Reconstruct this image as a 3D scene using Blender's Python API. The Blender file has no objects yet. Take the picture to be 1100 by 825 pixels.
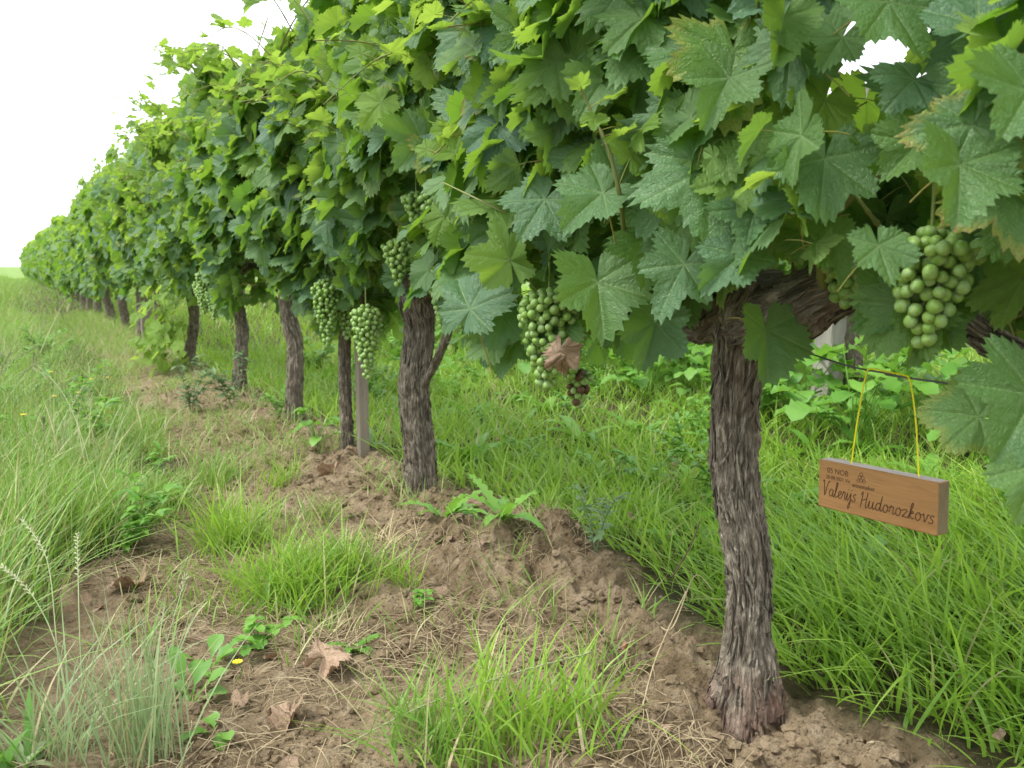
import bpy, math, random
import numpy as np

rng = np.random.default_rng(11)
random.seed(5)
SC = bpy.context.scene
COL = SC.collection

# ------------------------------------------------------------------ camera
CAM_YAW, CAM_PITCH, FPX = math.radians(29.6), math.radians(7.6), 950.0
CAM = np.array([-.894, -.917, .63])
cd = bpy.data.cameras.new('camera')
cam = bpy.data.objects.new('camera', cd)
COL.objects.link(cam)
cd.sensor_width = 36.0
cd.lens = FPX / 1100 * 36
cd.clip_start, cd.clip_end = .02, 2000
cam.location = CAM
cam.rotation_euler = (math.pi / 2 - CAM_PITCH, 0, -CAM_YAW)
cd.dof.use_dof = True
cd.dof.focus_distance = 1.4
cd.dof.aperture_fstop = 11.0
SC.camera = cam

# ------------------------------------------------------------------ overcast sky, soft sun, exposure
SUN_EL, SUN_AZ = math.radians(58), math.radians(-75)      # azimuth from +Y towards +X
wd = bpy.data.worlds.new('World')
SC.world = wd
wd.use_nodes = True
nt = wd.node_tree
nt.nodes.clear()
sky = nt.nodes.new('ShaderNodeTexSky')
sky.sky_type = 'NISHITA'
sky.sun_disc = False
sky.sun_elevation = SUN_EL
sky.sun_rotation = SUN_AZ
tc = nt.nodes.new('ShaderNodeTexCoord')
nz = nt.nodes.new('ShaderNodeTexNoise')
nz.inputs['Scale'].default_value = 2.2
nz.inputs['Detail'].default_value = 5
ramp = nt.nodes.new('ShaderNodeValToRGB')
ramp.color_ramp.elements[0].position, ramp.color_ramp.elements[1].position = .3, .7
ramp.color_ramp.elements[0].color = (8.6, 9.0, 9.5, 1)
ramp.color_ramp.elements[1].color = (10.6, 10.8, 11.0, 1)
mx = nt.nodes.new('ShaderNodeMix')
mx.data_type = 'RGBA'
mx.inputs['Factor'].default_value = .93
bgn = nt.nodes.new('ShaderNodeBackground')
bgn.inputs['Strength'].default_value = .086
ow = nt.nodes.new('ShaderNodeOutputWorld')
L_ = nt.links.new
L_(tc.outputs['Generated'], nz.inputs['Vector'])
L_(nz.outputs['Fac'], ramp.inputs['Fac'])
L_(sky.outputs['Color'], mx.inputs['A'])
L_(ramp.outputs['Color'], mx.inputs['B'])
L_(mx.outputs['Result'], bgn.inputs['Color'])
L_(bgn.outputs['Background'], ow.inputs['Surface'])

sl = bpy.data.lights.new('sun', 'SUN')
sl.energy = 1.5
sl.angle = math.radians(16)
sl.color = (1.0, .97, .92)
so = bpy.data.objects.new('sun', sl)
COL.objects.link(so)
so.rotation_euler = (math.pi / 2 - SUN_EL, 0, math.pi - SUN_AZ)

SC.view_settings.view_transform = 'Standard'
SC.view_settings.look = 'None'
SC.view_settings.gamma = 1
SC.view_settings.use_curve_mapping = False
SC.view_settings.exposure = 1.46
SC.cycles.max_bounces = 8
SC.cycles.transmission_bounces = 6
SC.cycles.transparent_max_bounces = 6

# ------------------------------------------------------------------ helpers: measuring
_F = np.array([math.sin(CAM_YAW) * math.cos(CAM_PITCH), math.cos(CAM_YAW) * math.cos(CAM_PITCH), -math.sin(CAM_PITCH)])
_R = np.array([math.cos(CAM_YAW), -math.sin(CAM_YAW), 0])
_U = np.cross(_R, _F)

def ray(px, py):
    return _F + _R * (px - 550) / FPX - _U * (py - 412.5) / FPX

def on_x(px, py, X=0.0):                      # where the sight line meets the plane x = X
    d = ray(px, py)
    return CAM + d * (X - CAM[0]) / d[0]

def on_ground(px, py):                        # where it meets the terrain
    d = ray(px, py)
    z = 0.0
    for _ in range(8):
        P = CAM + d * (z - CAM[2]) / d[2]
        z = float(terrain(P[0], P[1]))
    return P

def depth(P):
    return float((np.asarray(P) - CAM) @ _F)

# ------------------------------------------------------------------ helpers: noise
def _hash(ix, iy, iz):
    n = (ix.astype(np.int64) * 374761393 + iy.astype(np.int64) * 668265263 + iz.astype(np.int64) * 2147483647) & 0xFFFFFFFF
    n = ((n ^ (n >> 13)) * 1274126177) & 0xFFFFFFFF
    n = (n ^ (n >> 16)) & 0xFFFFFFFF
    n = (n * 2246822519) & 0xFFFFFFFF
    return ((n ^ (n >> 15)) & 0xFFFFFF) / float(0xFFFFFF)

def vnoise(x, y, z=0.0):
    x, y, z = np.broadcast_arrays(np.asarray(x, float), np.asarray(y, float), np.asarray(z, float))
    ix, iy, iz = np.floor(x), np.floor(y), np.floor(z)
    fx, fy, fz = x - ix, y - iy, z - iz
    fx, fy, fz = [f * f * (3 - 2 * f) for f in (fx, fy, fz)]
    r = 0
    for a in (0, 1):
        for b in (0, 1):
            for c in (0, 1):
                w = (fx if a else 1 - fx) * (fy if b else 1 - fy) * (fz if c else 1 - fz)
                r = r + w * _hash(ix + a, iy + b, iz + c)
    return r

def fbm(x, y, z=0.0, o=4):
    r, a, s = 0, .5, 1.0
    for i in range(o):
        r = r + a * vnoise(np.asarray(x) * s + 17.3 * i, np.asarray(y) * s + 5.1 * i, np.asarray(z) * s + 9.7 * i)
        a *= .5
        s *= 2.03
    return r / (1 - .5 ** o)

def sstep(a, b, x):
    t = np.clip((np.asarray(x, float) - a) / (b - a), 0, 1)
    return t * t * (3 - 2 * t)

# ------------------------------------------------------------------ helpers: meshes and objects
def mesh_np(name, verts, faces, attrs=None, mats=(), midx=None, smooth=True):
    """faces: list of (M,k) index arrays; attrs: {name: (N,) or (N,3)}"""
    me = bpy.data.meshes.new(name)
    verts = np.ascontiguousarray(verts, dtype=np.float32)
    me.vertices.add(len(verts))
    me.vertices.foreach_set('co', verts.ravel())
    faces = [np.asarray(f, dtype=np.int32) for f in faces if len(f)]
    tot = np.concatenate([np.full(len(f), f.shape[1], np.int32) for f in faces])
    idx = np.concatenate([f.ravel() for f in faces])
    st = np.concatenate([[0], np.cumsum(tot)[:-1]]).astype(np.int32)
    me.loops.add(len(idx))
    me.loops.foreach_set('vertex_index', idx)
    me.polygons.add(len(tot))
    me.polygons.foreach_set('loop_start', st)
    me.polygons.foreach_set('loop_total', tot)
    if midx is not None:
        me.polygons.foreach_set('material_index', np.ascontiguousarray(midx, dtype=np.int32))
    me.polygons.foreach_set('use_smooth', np.full(len(tot), bool(smooth)))
    for k, v in (attrs or {}).items():
        v = np.ascontiguousarray(v, dtype=np.float32)
        if v.ndim == 1:
            me.attributes.new(k, 'FLOAT', 'POINT').data.foreach_set('value', v)
        else:
            me.attributes.new(k, 'FLOAT_VECTOR', 'POINT').data.foreach_set('vector', v.ravel())
    for m in mats:
        me.materials.append(m)
    me.update(calc_edges=True)
    return me

def link(name, me, parent=None, loc=(0, 0, 0)):
    o = bpy.data.objects.new(name, me)
    COL.objects.link(o)
    o.location = loc
    if parent is not None:
        o.parent = parent
    return o

def tag(o, label=None, cat=None, group=None, kind=None):
    for k, v in (('label', label), ('category', cat), ('group', group), ('kind', kind)):
        if v:
            o[k] = v
    return o

def empty(name, loc, label, cat, group=None):
    o = bpy.data.objects.new(name, None)
    COL.objects.link(o)
    o.empty_display_size = .05
    o.location = [float(c) for c in loc]
    return tag(o, label, cat, group)

class Bag:
    """collects pieces that end as ONE mesh"""
    def __init__(s):
        s.v, s.f, s.a, s.m, s.n = [], [], [], [], 0
    def add(s, v, faces, attr=None, mat=0):
        v = np.asarray(v, float)
        for f in faces:
            f = np.asarray(f)
            if len(f):
                s.f.append(f + s.n)
                s.m.append(np.full(len(f), mat))
        s.v.append(v)
        s.a.append(attr if attr is not None else {})
        s.n += len(v)
    def mesh(s, name, mats, keys=(), smooth=True):
        V = np.concatenate(s.v)
        at = {}
        for k, dim in keys:
            at[k] = np.concatenate([np.asarray(a[k], float) if k in a else (np.zeros((len(v), 3)) if dim == 3 else np.zeros(len(v)))
                                    for a, v in zip(s.a, s.v)])
        # group faces by size keeping the material index
        F, M = {}, {}
        for f, m in zip(s.f, s.m):
            F.setdefault(f.shape[1], []).append(f)
            M.setdefault(f.shape[1], []).append(m)
        fl = [np.concatenate(F[k]) for k in F]
        ml = np.concatenate([np.concatenate(M[k]) for k in F])
        return mesh_np(name, V, fl, at, mats, ml, smooth)

def spline(P, n):
    P = np.asarray(P, float)
    k = len(P)
    t = np.linspace(0, k - 1 - 1e-9, n)
    i = np.floor(t).astype(int)
    u = (t - i)[:, None]
    g = lambda j: P[np.clip(j, 0, k - 1)]
    p0, p1, p2, p3 = g(i - 1), g(i), g(i + 1), g(i + 2)
    return .5 * ((2 * p1) + (-p0 + p2) * u + (2 * p0 - 5 * p1 + 4 * p2 - p3) * u ** 2 + (-p0 + 3 * p1 - 3 * p2 + p3) * u ** 3)

def frames(P):
    T = np.gradient(P, axis=0)
    T /= np.linalg.norm(T, axis=1)[:, None] + 1e-12
    ref = np.array([1.0, 0, 0]) if abs(T[0, 0]) < .8 else np.array([0, 1.0, 0])
    A = np.zeros_like(P)
    a = ref - T[0] * (ref @ T[0])
    for i in range(len(P)):
        a = a - T[i] * (a @ T[i])
        a = a / (np.linalg.norm(a) + 1e-12)
        A[i] = a
    return T, A, np.cross(T, A)

def tube(P, rad, ns=8, disp=None, caps=True):
    """P (n,3) dense path, rad (n,), disp(theta, s, x, y) -> added radius"""
    P = np.asarray(P, float)
    n = len(P)
    T, A, B = frames(P)
    th = np.linspace(0, 2 * math.pi, ns, endpoint=False)
    s = np.concatenate([[0], np.cumsum(np.linalg.norm(np.diff(P, axis=0), axis=1))])
    r = np.repeat(np.asarray(rad, float)[:, None], ns, 1)
    if disp is not None:
        r = r + disp(th[None, :], s[:, None], r)
    V = P[:, None, :] + r[..., None] * (np.cos(th)[None, :, None] * A[:, None, :] + np.sin(th)[None, :, None] * B[:, None, :])
    V = V.reshape(-1, 3)
    i = np.arange(n - 1)[:, None] * ns
    j = np.arange(ns)[None, :]
    j2 = (j + 1) % ns
    q = np.stack([i + j, i + j2, i + ns + j2, i + ns + j], -1).reshape(-1, 4)
    fs = [q]
    if caps:
        V = np.vstack([V, P[0], P[-1]])
        c0, c1 = n * ns, n * ns + 1
        jj = np.arange(ns)
        jj2 = (jj + 1) % ns
        fs.append(np.stack([np.full(ns, c0), jj2, jj], -1))
        e = (n - 1) * ns
        fs.append(np.stack([np.full(ns, c1), e + jj, e + jj2], -1))
    return V, fs, s

def icos(sub=1):
    t = (1 + 5 ** .5) / 2
    v = [(-1, t, 0), (1, t, 0), (-1, -t, 0), (1, -t, 0), (0, -1, t), (0, 1, t), (0, -1, -t), (0, 1, -t), (t, 0, -1), (t, 0, 1), (-t, 0, -1), (-t, 0, 1)]
    f = [(0, 11, 5), (0, 5, 1), (0, 1, 7), (0, 7, 10), (0, 10, 11), (1, 5, 9), (5, 11, 4), (11, 10, 2), (10, 7, 6), (7, 1, 8), (3, 9, 4), (3, 4, 2), (3, 2, 6), (3, 6, 8), (3, 8, 9), (4, 9, 5), (2, 4, 11), (6, 2, 10), (8, 6, 7), (9, 8, 1)]
    v = [np.array(p) / np.linalg.norm(p) for p in v]
    for _ in range(sub):
        mid, nf = {}, []
        def m(a, b):
            k = (min(a, b), max(a, b))
            if k not in mid:
                p = v[a] + v[b]
                v.append(p / np.linalg.norm(p))
                mid[k] = len(v) - 1
            return mid[k]
        for a, b, c in f:
            ab, bc, ca = m(a, b), m(b, c), m(c, a)
            nf += [(a, ab, ca), (b, bc, ab), (c, ca, bc), (ab, bc, ca)]
        f = nf
    return np.array(v), np.array(f)

# ------------------------------------------------------------------ materials
class N:
    """tiny node builder"""
    def __init__(s, name):
        s.m = bpy.data.materials.new(name)
        s.m.use_nodes = True
        s.t = s.m.node_tree
        s.t.nodes.clear()
        s.out = s.t.nodes.new('ShaderNodeOutputMaterial')
    def new(s, k, **kw):
        n = s.t.nodes.new(k)
        for a, b in kw.items():
            setattr(n, a, b)
        return n
    def put(s, sock, v):
        if isinstance(v, bpy.types.NodeSocket):
            s.t.links.new(v, sock)
        elif v is not None:
            if sock.type == 'RGBA' and len(v) == 3:
                v = (*v, 1)
            sock.default_value = v
    def math(s, op, a, b=None, c=None, clamp=False):
        n = s.new('ShaderNodeMath', operation=op, use_clamp=clamp)
        for i, v in enumerate((a, b, c)):
            if v is not None:
                s.put(n.inputs[i], v)
        return n.outputs[0]
    def mix(s, f, a, b, mode='MIX'):
        n = s.new('ShaderNodeMix', data_type='RGBA', blend_type=mode)
        s.put(n.inputs['Factor'], f)
        s.put(n.inputs['A'], a)
        s.put(n.inputs['B'], b)
        return n.outputs['Result']
    def fmix(s, f, a, b):
        n = s.new('ShaderNodeMix', data_type='FLOAT')
        s.put(n.inputs['Factor'], f)
        s.put(n.inputs['A'], a)
        s.put(n.inputs['B'], b)
        return n.outputs['Result']
    def attr(s, name):
        return s.new('ShaderNodeAttribute', attribute_name=name)
    def sep(s, v):
        n = s.new('ShaderNodeSeparateXYZ')
        s.put(n.inputs[0], v)
        return n.outputs
    def noise(s, vec, scale, detail=3, rough=.55, dist=0):
        n = s.new('ShaderNodeTexNoise')
        s.put(n.inputs['Vector'], vec)
        n.inputs['Scale'].default_value = scale
        n.inputs['Detail'].default_value = detail
        n.inputs['Roughness'].default_value = rough
        n.inputs['Distortion'].default_value = dist
        return n.outputs['Fac']
    def voronoi(s, vec, scale, feature='DISTANCE_TO_EDGE'):
        n = s.new('ShaderNodeTexVoronoi', feature=feature)
        s.put(n.inputs['Vector'], vec)
        n.inputs['Scale'].default_value = scale
        return n.outputs['Distance']
    def ramp(s, f, pts):
        n = s.new('ShaderNodeValToRGB')
        e = n.color_ramp.elements
        while len(e) < len(pts):
            e.new(.5)
        for i, (p, c) in enumerate(pts):
            e[i].position = p
            e[i].color = (*c, 1) if not isinstance(c, (int, float)) else (c, c, c, 1)
        s.put(n.inputs['Fac'], f)
        return n.outputs['Color']
    def ss(s, f, a, b):
        n = s.new('ShaderNodeMapRange', interpolation_type='SMOOTHSTEP')
        s.put(n.inputs['Value'], f)
        n.inputs['From Min'].default_value = a
        n.inputs['From Max'].default_value = b
        return n.outputs['Result']
    def scale(s, v, sc):
        n = s.new('ShaderNodeMapping')
        s.put(n.inputs['Vector'], v)
        n.inputs['Scale'].default_value = sc
        return n.outputs['Vector']
    def bump(s, h, dist, strength=1.0, normal=None):
        n = s.new('ShaderNodeBump')
        s.put(n.inputs['Height'], h)
        n.inputs['Distance'].default_value = dist
        n.inputs['Strength'].default_value = strength
        if normal is not None:
            s.put(n.inputs['Normal'], normal)
        return n.outputs['Normal']
    def principled(s, col, rough=.6, normal=None, spec=.5, **kw):
        n = s.new('ShaderNodeBsdfPrincipled')
        s.put(n.inputs['Base Color'], col)
        s.put(n.inputs['Roughness'], rough)
        s.put(n.inputs['Specular IOR Level'], spec)
        if normal is not None:
            s.put(n.inputs['Normal'], normal)
        for k, v in kw.items():
            s.put(n.inputs[k], v)
        return n.outputs[0]
    def done(s, sh):
        s.t.links.new(sh, s.out.inputs['Surface'])
        return s.m
    def translucent(s, sh, col, f):
        t = s.new('ShaderNodeBsdfTranslucent')
        s.put(t.inputs['Color'], col)
        n = s.new('ShaderNodeMixShader')
        s.put(n.inputs[0], f)
        s.t.links.new(sh, n.inputs[1])
        s.t.links.new(t.outputs[0], n.inputs[2])
        return n.outputs[0]

def make_leaf_material():
    b = N('vine_leaf')
    lc = b.attr('lc').outputs['Vector']
    x, y, z = b.sep(lc)
    age, rnd, dmg = b.sep(b.attr('tint').outputs['Vector'])
    ax = b.math('ABSOLUTE', x)
    wob = b.math('MULTIPLY', b.math('SUBTRACT', b.noise(lc, 3.5, 2), .5), .16)
    best_d = best_s = None
    for a in (0, 56, 112):
        c, s = math.cos(math.radians(a)), math.sin(math.radians(a))
        t = b.math('ADD', b.math('MULTIPLY', ax, s), b.math('MULTIPLY', y, c))
        d = b.math('ABSOLUTE', b.math('SUBTRACT', b.math('MULTIPLY', ax, c), b.math('MULTIPLY', y, s)))
        d = b.math('ADD', d, b.math('MAXIMUM', b.math('MULTIPLY', t, -3.0), 0.0))
        sc = b.math('ADD', b.math('SUBTRACT', t, b.math('MULTIPLY', d, .85)), wob)
        if best_d is None:
            best_d, best_s = d, sc
        else:
            m = b.math('LESS_THAN', d, best_d)
            best_d, best_s = b.fmix(m, best_d, d), b.fmix(m, best_s, sc)
    r = b.math('SQRT', b.math('ADD', b.math('MULTIPLY', x, x), b.math('MULTIPLY', y, y)))
    wv = b.math('MULTIPLY_ADD', r, -.012, .024)
    main = b.math('SUBTRACT', 1.0, b.math('DIVIDE', best_d, wv), clamp=True)
    fr = b.math('ABSOLUTE', b.math('SUBTRACT', b.math('FRACT', b.math('MULTIPLY', best_s, 5.0)), .5))
    sec = b.math('SUBTRACT', 1.0, b.math('MULTIPLY', fr, 11.0), clamp=True)
    wide = b.math('SUBTRACT', 1.0, b.math('MULTIPLY', fr, 2.6), clamp=True)
    vein = b.math('MAXIMUM', b.math('MAXIMUM', main, b.math('MULTIPLY', sec, .4)), 0.0)
    mainw = b.math('SUBTRACT', 1.0, b.math('DIVIDE', best_d, .07), clamp=True)
    groove = b.math('MAXIMUM', mainw, b.math('MULTIPLY', wide, .35))
    off = b.new('ShaderNodeVectorMath', operation='ADD')
    b.put(off.inputs[0], lc)
    cmb = b.new('ShaderNodeCombineXYZ')
    b.put(cmb.inputs[0], b.math('MULTIPLY', rnd, 37.0))
    b.put(cmb.inputs[1], b.math('MULTIPLY', rnd, 91.0))
    b.t.links.new(cmb.outputs[0], off.inputs[1])
    v = off.outputs[0]
    n1 = b.noise(v, 2.2, 3)
    n2 = b.noise(v, 11.0, 3, .6)
    n3 = b.noise(v, 42.0, 2, .6)
    warp = b.new('ShaderNodeVectorMath', operation='MULTIPLY_ADD')
    nw = b.new('ShaderNodeTexNoise')
    b.put(nw.inputs['Vector'], v)
    nw.inputs['Scale'].default_value = 6.0
    b.t.links.new(nw.outputs['Color'], warp.inputs[0])
    warp.inputs[1].default_value = (.12, .12, .12)
    b.t.links.new(v, warp.inputs[2])
    cell = b.voronoi(warp.outputs[0], 13.0)
    net = b.ss(cell, .055, .0)
    pillow = b.ss(cell, .0, .22)
    # colours
    top_m = b.mix(n1, (.042, .122, .064), (.112, .212, .136))  # mature green; the paler bluish end paints sky sheen into the blade colour
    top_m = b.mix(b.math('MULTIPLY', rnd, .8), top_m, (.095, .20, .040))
    top_y = b.mix(n1, (.15, .30, .028), (.24, .38, .045))
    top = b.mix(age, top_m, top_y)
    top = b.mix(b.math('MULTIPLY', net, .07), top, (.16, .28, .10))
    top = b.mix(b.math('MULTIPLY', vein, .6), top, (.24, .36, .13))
    und = b.mix(age, b.mix(n1, (.10, .19, .07), (.14, .24, .10)), (.24, .38, .07))
    und = b.mix(b.math('MULTIPLY', vein, .6), und, (.28, .38, .16))
    tr = b.mix(age, b.mix(rnd, (.20, .44, .034), (.32, .54, .04)), (.40, .58, .07))
    tr = b.mix(b.math('MULTIPLY', vein, .5), tr, (.10, .22, .03))
    geo = b.new('ShaderNodeNewGeometry')
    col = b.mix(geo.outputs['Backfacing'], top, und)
    # spots, yellowed and burnt margins
    spots = b.math('MULTIPLY', b.ss(n3, .67, .76), .08)
    col = b.mix(spots, col, (.30, .36, .27))
    edge = b.math('MULTIPLY', b.ss(b.math('ADD', b.math('MULTIPLY', z, 1.0), b.math('MULTIPLY', n2, .5)), 1.16, 1.36), b.ss(dmg, .80, .95))
    edge2 = b.math('MULTIPLY', b.ss(b.math('ADD', z, b.math('MULTIPLY', n2, .5)), .95, 1.25), b.math('MULTIPLY', b.ss(dmg, .62, .9), .7))
    col = b.mix(edge2, col, (.30, .30, .05))
    col = b.mix(edge, col, (.22, .085, .035))
    dead = b.ss(dmg, 1.2, 1.5)
    col = b.mix(dead, col, b.mix(n2, (.30, .19, .115), (.50, .36, .24)))
    tr = b.mix(b.math('MAXIMUM', edge, dead), tr, (.20, .10, .04))
    h = b.math('ADD', b.math('MULTIPLY', groove, -1.0), b.math('MULTIPLY', n2, .9))
    nrm = b.bump(h, .0022, .8)
    nrm = b.bump(b.math('ADD', pillow, b.math('MULTIPLY', b.noise(v, 9.0, 3, .6), 1.5)), .0010, .55, nrm)
    rough = b.fmix(geo.outputs['Backfacing'], b.math('MULTIPLY_ADD', n2, .12, .38), .7)
    sh = b.principled(col, rough, nrm, .5)
    fac = b.fmix(dead, b.fmix(age, .34, .48), .1)
    return b.done(b.translucent(sh, tr, fac))

def make_simple_plant(name, c1, c2, tr, rough=.5, fac=.3, sc=30):
    b = N(name)
    rnd, t, dry = b.sep(b.attr('tint').outputs['Vector'])
    n = b.noise(b.new('ShaderNodeNewGeometry').outputs['Position'], sc, 2)
    col = b.mix(rnd, c1, c2)
    col = b.mix(b.math('MULTIPLY', n, .3), col, tr)
    col = b.mix(dry, col, b.mix(rnd, (.46, .38, .20), (.62, .54, .32)))
    trc = b.mix(dry, tr, (.35, .28, .12))
    return b.done(b.translucent(b.principled(col, rough, None, .4), trc, fac))

def make_bark(name, c_dark, c_mid, c_light, red=0.0):
    b = N(name)
    uv = b.attr('bk').outputs['Vector']          # (theta * r, length, relief)
    u, v, h = b.sep(uv)
    st = b.scale(uv, (260, 42, 0))
    n1 = b.noise(st, 1.0, 5, .65, .6)
    n2 = b.noise(b.scale(uv, (75, 30, 0)), 1.0, 4, .6, .4)
    n3 = b.noise(b.scale(uv, (18, 9, 0)), 1.0, 3)
    f = b.math('ADD', b.math('MULTIPLY', n1, .6), b.math('MULTIPLY', n2, .4))
    col = b.ramp(f, [(.32, c_dark), (.5, c_mid), (.68, c_light)])
    col = b.mix(b.math('MULTIPLY', b.ss(n3, .45, .7), .35), col, (.13, .085, .06))
    if red:
        m = b.math('MULTIPLY', b.ss(v, .15, .06), b.ss(b.math('ADD', n3, b.math('MULTIPLY', n2, .5)), .55, .8))
        col = b.mix(b.math('MULTIPLY', m, red), col, b.mix(n1, (.085, .035, .025), (.26, .095, .06)))
    nrm = b.bump(n1, .009, 1.0)
    nrm = b.bump(n2, .008, .8, nrm)
    return b.done(b.principled(col, .85, nrm, .25))

def make_ground():
    b = N('ground_soil')
    pos = b.new('ShaderNodeNewGeometry').outputs['Position']
    s = b.attr('soil').outputs['Fac']
    n1 = b.noise(pos, 3.5, 4)
    n2 = b.noise(pos, 26, 5, .65)
    n3 = b.noise(pos, 150, 5, .75)
    n4 = b.voronoi(pos, 95.0, 'F1')
    soil = b.mix(b.ss(n1, .35, .65), (.195, .142, .080), (.29, .218, .132))
    soil = b.mix(b.math('MULTIPLY', b.ss(n2, .45, .72), .75), soil, (.38, .30, .20))
    soil = b.mix(b.math('MULTIPLY', b.ss(n2, .46, .3), .7), soil, (.075, .050, .030))
    soil = b.mix(b.math('MULTIPLY', b.ss(n3, .6, .75), .5), soil, (.34, .27, .18))
    soil = b.mix(b.math('MULTIPLY', b.ss(n3, .47, .3), .8), soil, (.042, .027, .017))
    turf = b.mix(b.ss(n2, .4, .65), (.050, .046, .020), (.105, .090, .040))
    turf = b.mix(b.math('MULTIPLY', b.ss(n3, .6, .72), .6), turf, (.20, .16, .08))
    turf = b.mix(b.attr('sward').outputs['Fac'], turf, b.mix(b.ss(n1, .3, .7), (.11, .19, .04), (.20, .29, .075)))
    nrm = b.bump(n3, .007, 1.0)
    nrm = b.bump(n4, .006, .7, nrm)
    nrm = b.bump(n2, .016, .9, nrm)
    return b.done(b.principled(b.mix(s, turf, soil), .92, nrm, .2))

def make_wood(name, c1, c2, grain=(6, 60, 60), rough=.7, fleck=.4, coord='Object', dirt=(.08, .06, .045)):
    b = N(name)
    o = b.new('ShaderNodeTexCoord').outputs[coord]
    n1 = b.noise(b.scale(o, grain), 1.0, 4, .6, .8)
    n2 = b.noise(b.scale(o, tuple(g * 4 for g in grain)), 1.0, 3, .6)
    col = b.mix(n1, c1, c2)
    col = b.mix(b.math('MULTIPLY', b.ss(n2, .55, .7), fleck), col, dirt)
    return b.done(b.principled(col, rough, b.bump(n2, .001, .5), .3))

def make_flat(name, col, rough=.6, var=.25, sc=60, spec=.4):
    b = N(name)
    n = b.noise(b.new('ShaderNodeNewGeometry').outputs['Position'], sc, 3)
    c2 = tuple(c * (1 - var) for c in col)
    return b.done(b.principled(b.mix(n, c2, col), rough, b.bump(n, .001, .3), spec))

def make_berry():
    b = N('grape_skin')
    o = b.new('ShaderNodeObjectInfo').outputs['Random']
    pos = b.new('ShaderNodeNewGeometry').outputs['Position']
    n1 = b.noise(pos, 90, 3)
    n2 = b.noise(pos, 420, 3, .7)
    scar = b.attr('scar').outputs['Fac']
    col = b.mix(n1, (.13, .26, .035), (.24, .38, .070))
    col = b.mix(b.math('MULTIPLY', o, .4), col, (.27, .39, .09))
    col = b.mix(b.math('MULTIPLY', b.ss(n1, .42, .68), .5), col, (.34, .45, .27))
    col = b.mix(scar, col, (.10, .06, .03))
    col = b.mix(b.math('MULTIPLY', b.ss(n2, .68, .74), .5), col, (.14, .10, .05))
    return b.done(b.principled(col, b.math('MULTIPLY_ADD', n1, .25, .32), None, .45,
                               **{'Subsurface Weight': .35, 'Subsurface Radius': (.006, .009, .002), 'Subsurface Scale': .6}))

M = {}
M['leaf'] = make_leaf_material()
M['petiole'] = make_simple_plant('petiole_green', (.26, .30, .07), (.36, .26, .09), (.30, .40, .06), .5, .15)
M['shoot'] = make_simple_plant('shoot_skin', (.17, .20, .06), (.22, .17, .07), (.20, .26, .05), .55, .05)
M['grass'] = make_simple_plant('grass_blade', (.11, .25, .028), (.31, .47, .070), (.37, .60, .06), .42, .38)
M['meadow'] = make_simple_plant('meadow_blade', (.075, .20, .026), (.26, .41, .085), (.30, .50, .065), .5, .32)
M['pale'] = make_simple_plant('pale_blade', (.20, .30, .13), (.36, .45, .24), (.36, .48, .20), .55, .3)
M['weed'] = make_simple_plant('weed_leaf', (.075, .21, .035), (.17, .34, .055), (.27, .54, .06), .45, .33)
M['grey_weed'] = make_simple_plant('grey_weed_leaf', (.11, .19, .09), (.17, .26, .12), (.22, .36, .12), .6, .25)
M['straw'] = make_simple_plant('straw_fibre', (.26, .19, .11), (.52, .43, .27), (.40, .30, .15), .7, .1)
M['bark'] = make_bark('vine_bark', (.028, .023, .017), (.215, .185, .138), (.52, .475, .385), red=.5)
M['bark_far'] = make_bark('vine_bark_plain', (.030, .024, .018), (.19, .16, .12), (.44, .395, .32))
M['ground'] = make_ground()
M['berry'] = make_berry()
M['berry_brown'] = make_flat('shrivelled_berry', (.13, .07, .03), .6, .4, 90)
M['rachis'] = make_flat('rachis_green', (.22, .28, .08), .6)
M['board_face'] = make_wood('sign_oak', (.25, .124, .042), (.45, .24, .092), (90, 7, 130), .6, .5, dirt=(.20, .085, .035))
M['board_end'] = make_wood('sign_end_grain', (.13, .10, .05), (.22, .175, .09), (120, 90, 26), .8, .35, dirt=(.12, .085, .04))
M['board_top'] = make_wood('sign_weathered_top', (.50, .42, .39), (.66, .59, .56), (60, 8, 40), .8, .3, dirt=(.25, .2, .17))
M['burn'] = make_flat('burnt_lettering', (.085, .038, .016), .8, .3, 900)
M['cord'] = make_flat('yellow_cord', (.84, .80, .015), .55, .15, 800)
M['wire'] = make_flat('wire_steel', (.10, .095, .09), .5, .4, 300, .6)
M['post'] = make_wood('post_grey_wood', (.24, .22, .19), (.42, .39, .35), (70, 70, 3), .85, .5, dirt=(.12, .11, .09))
M['stake'] = make_wood('stake_tan_wood', (.17, .145, .11), (.29, .25, .19), (70, 70, 4), .85, .4, dirt=(.13, .09, .06))
M['stone'] = make_flat('stone_pale', (.52, .42, .29), .85, .35, 120, .3)
M['stone_red'] = make_flat('stone_red', (.40, .20, .11), .85, .35, 120, .3)
M['petal'] = make_flat('yellow_petal', (.75, .55, .02), .5, .2, 300)
M['twig'] = make_flat('dry_twig', (.21, .14, .09), .85, .5, 90)

# ------------------------------------------------------------------ terrain
XL = (np.array([-5, .1, .57, .82, 1.3, 2, 3.6, 7, 12, 400]), np.array([-1.05, -1.05, -.98, -.90, -.60, -.47, -.43, -.30, -.08, -.05]))
XR = (np.array([-5, -.35, -.1, .2, .45, .7, .95, 1.27, 2.5, 4.6, 9, 15, 400]), np.array([.16, .14, .06, .10, .17, .19, .15, .08, .03, .04, -.02, -.3, -.4]))

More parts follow.
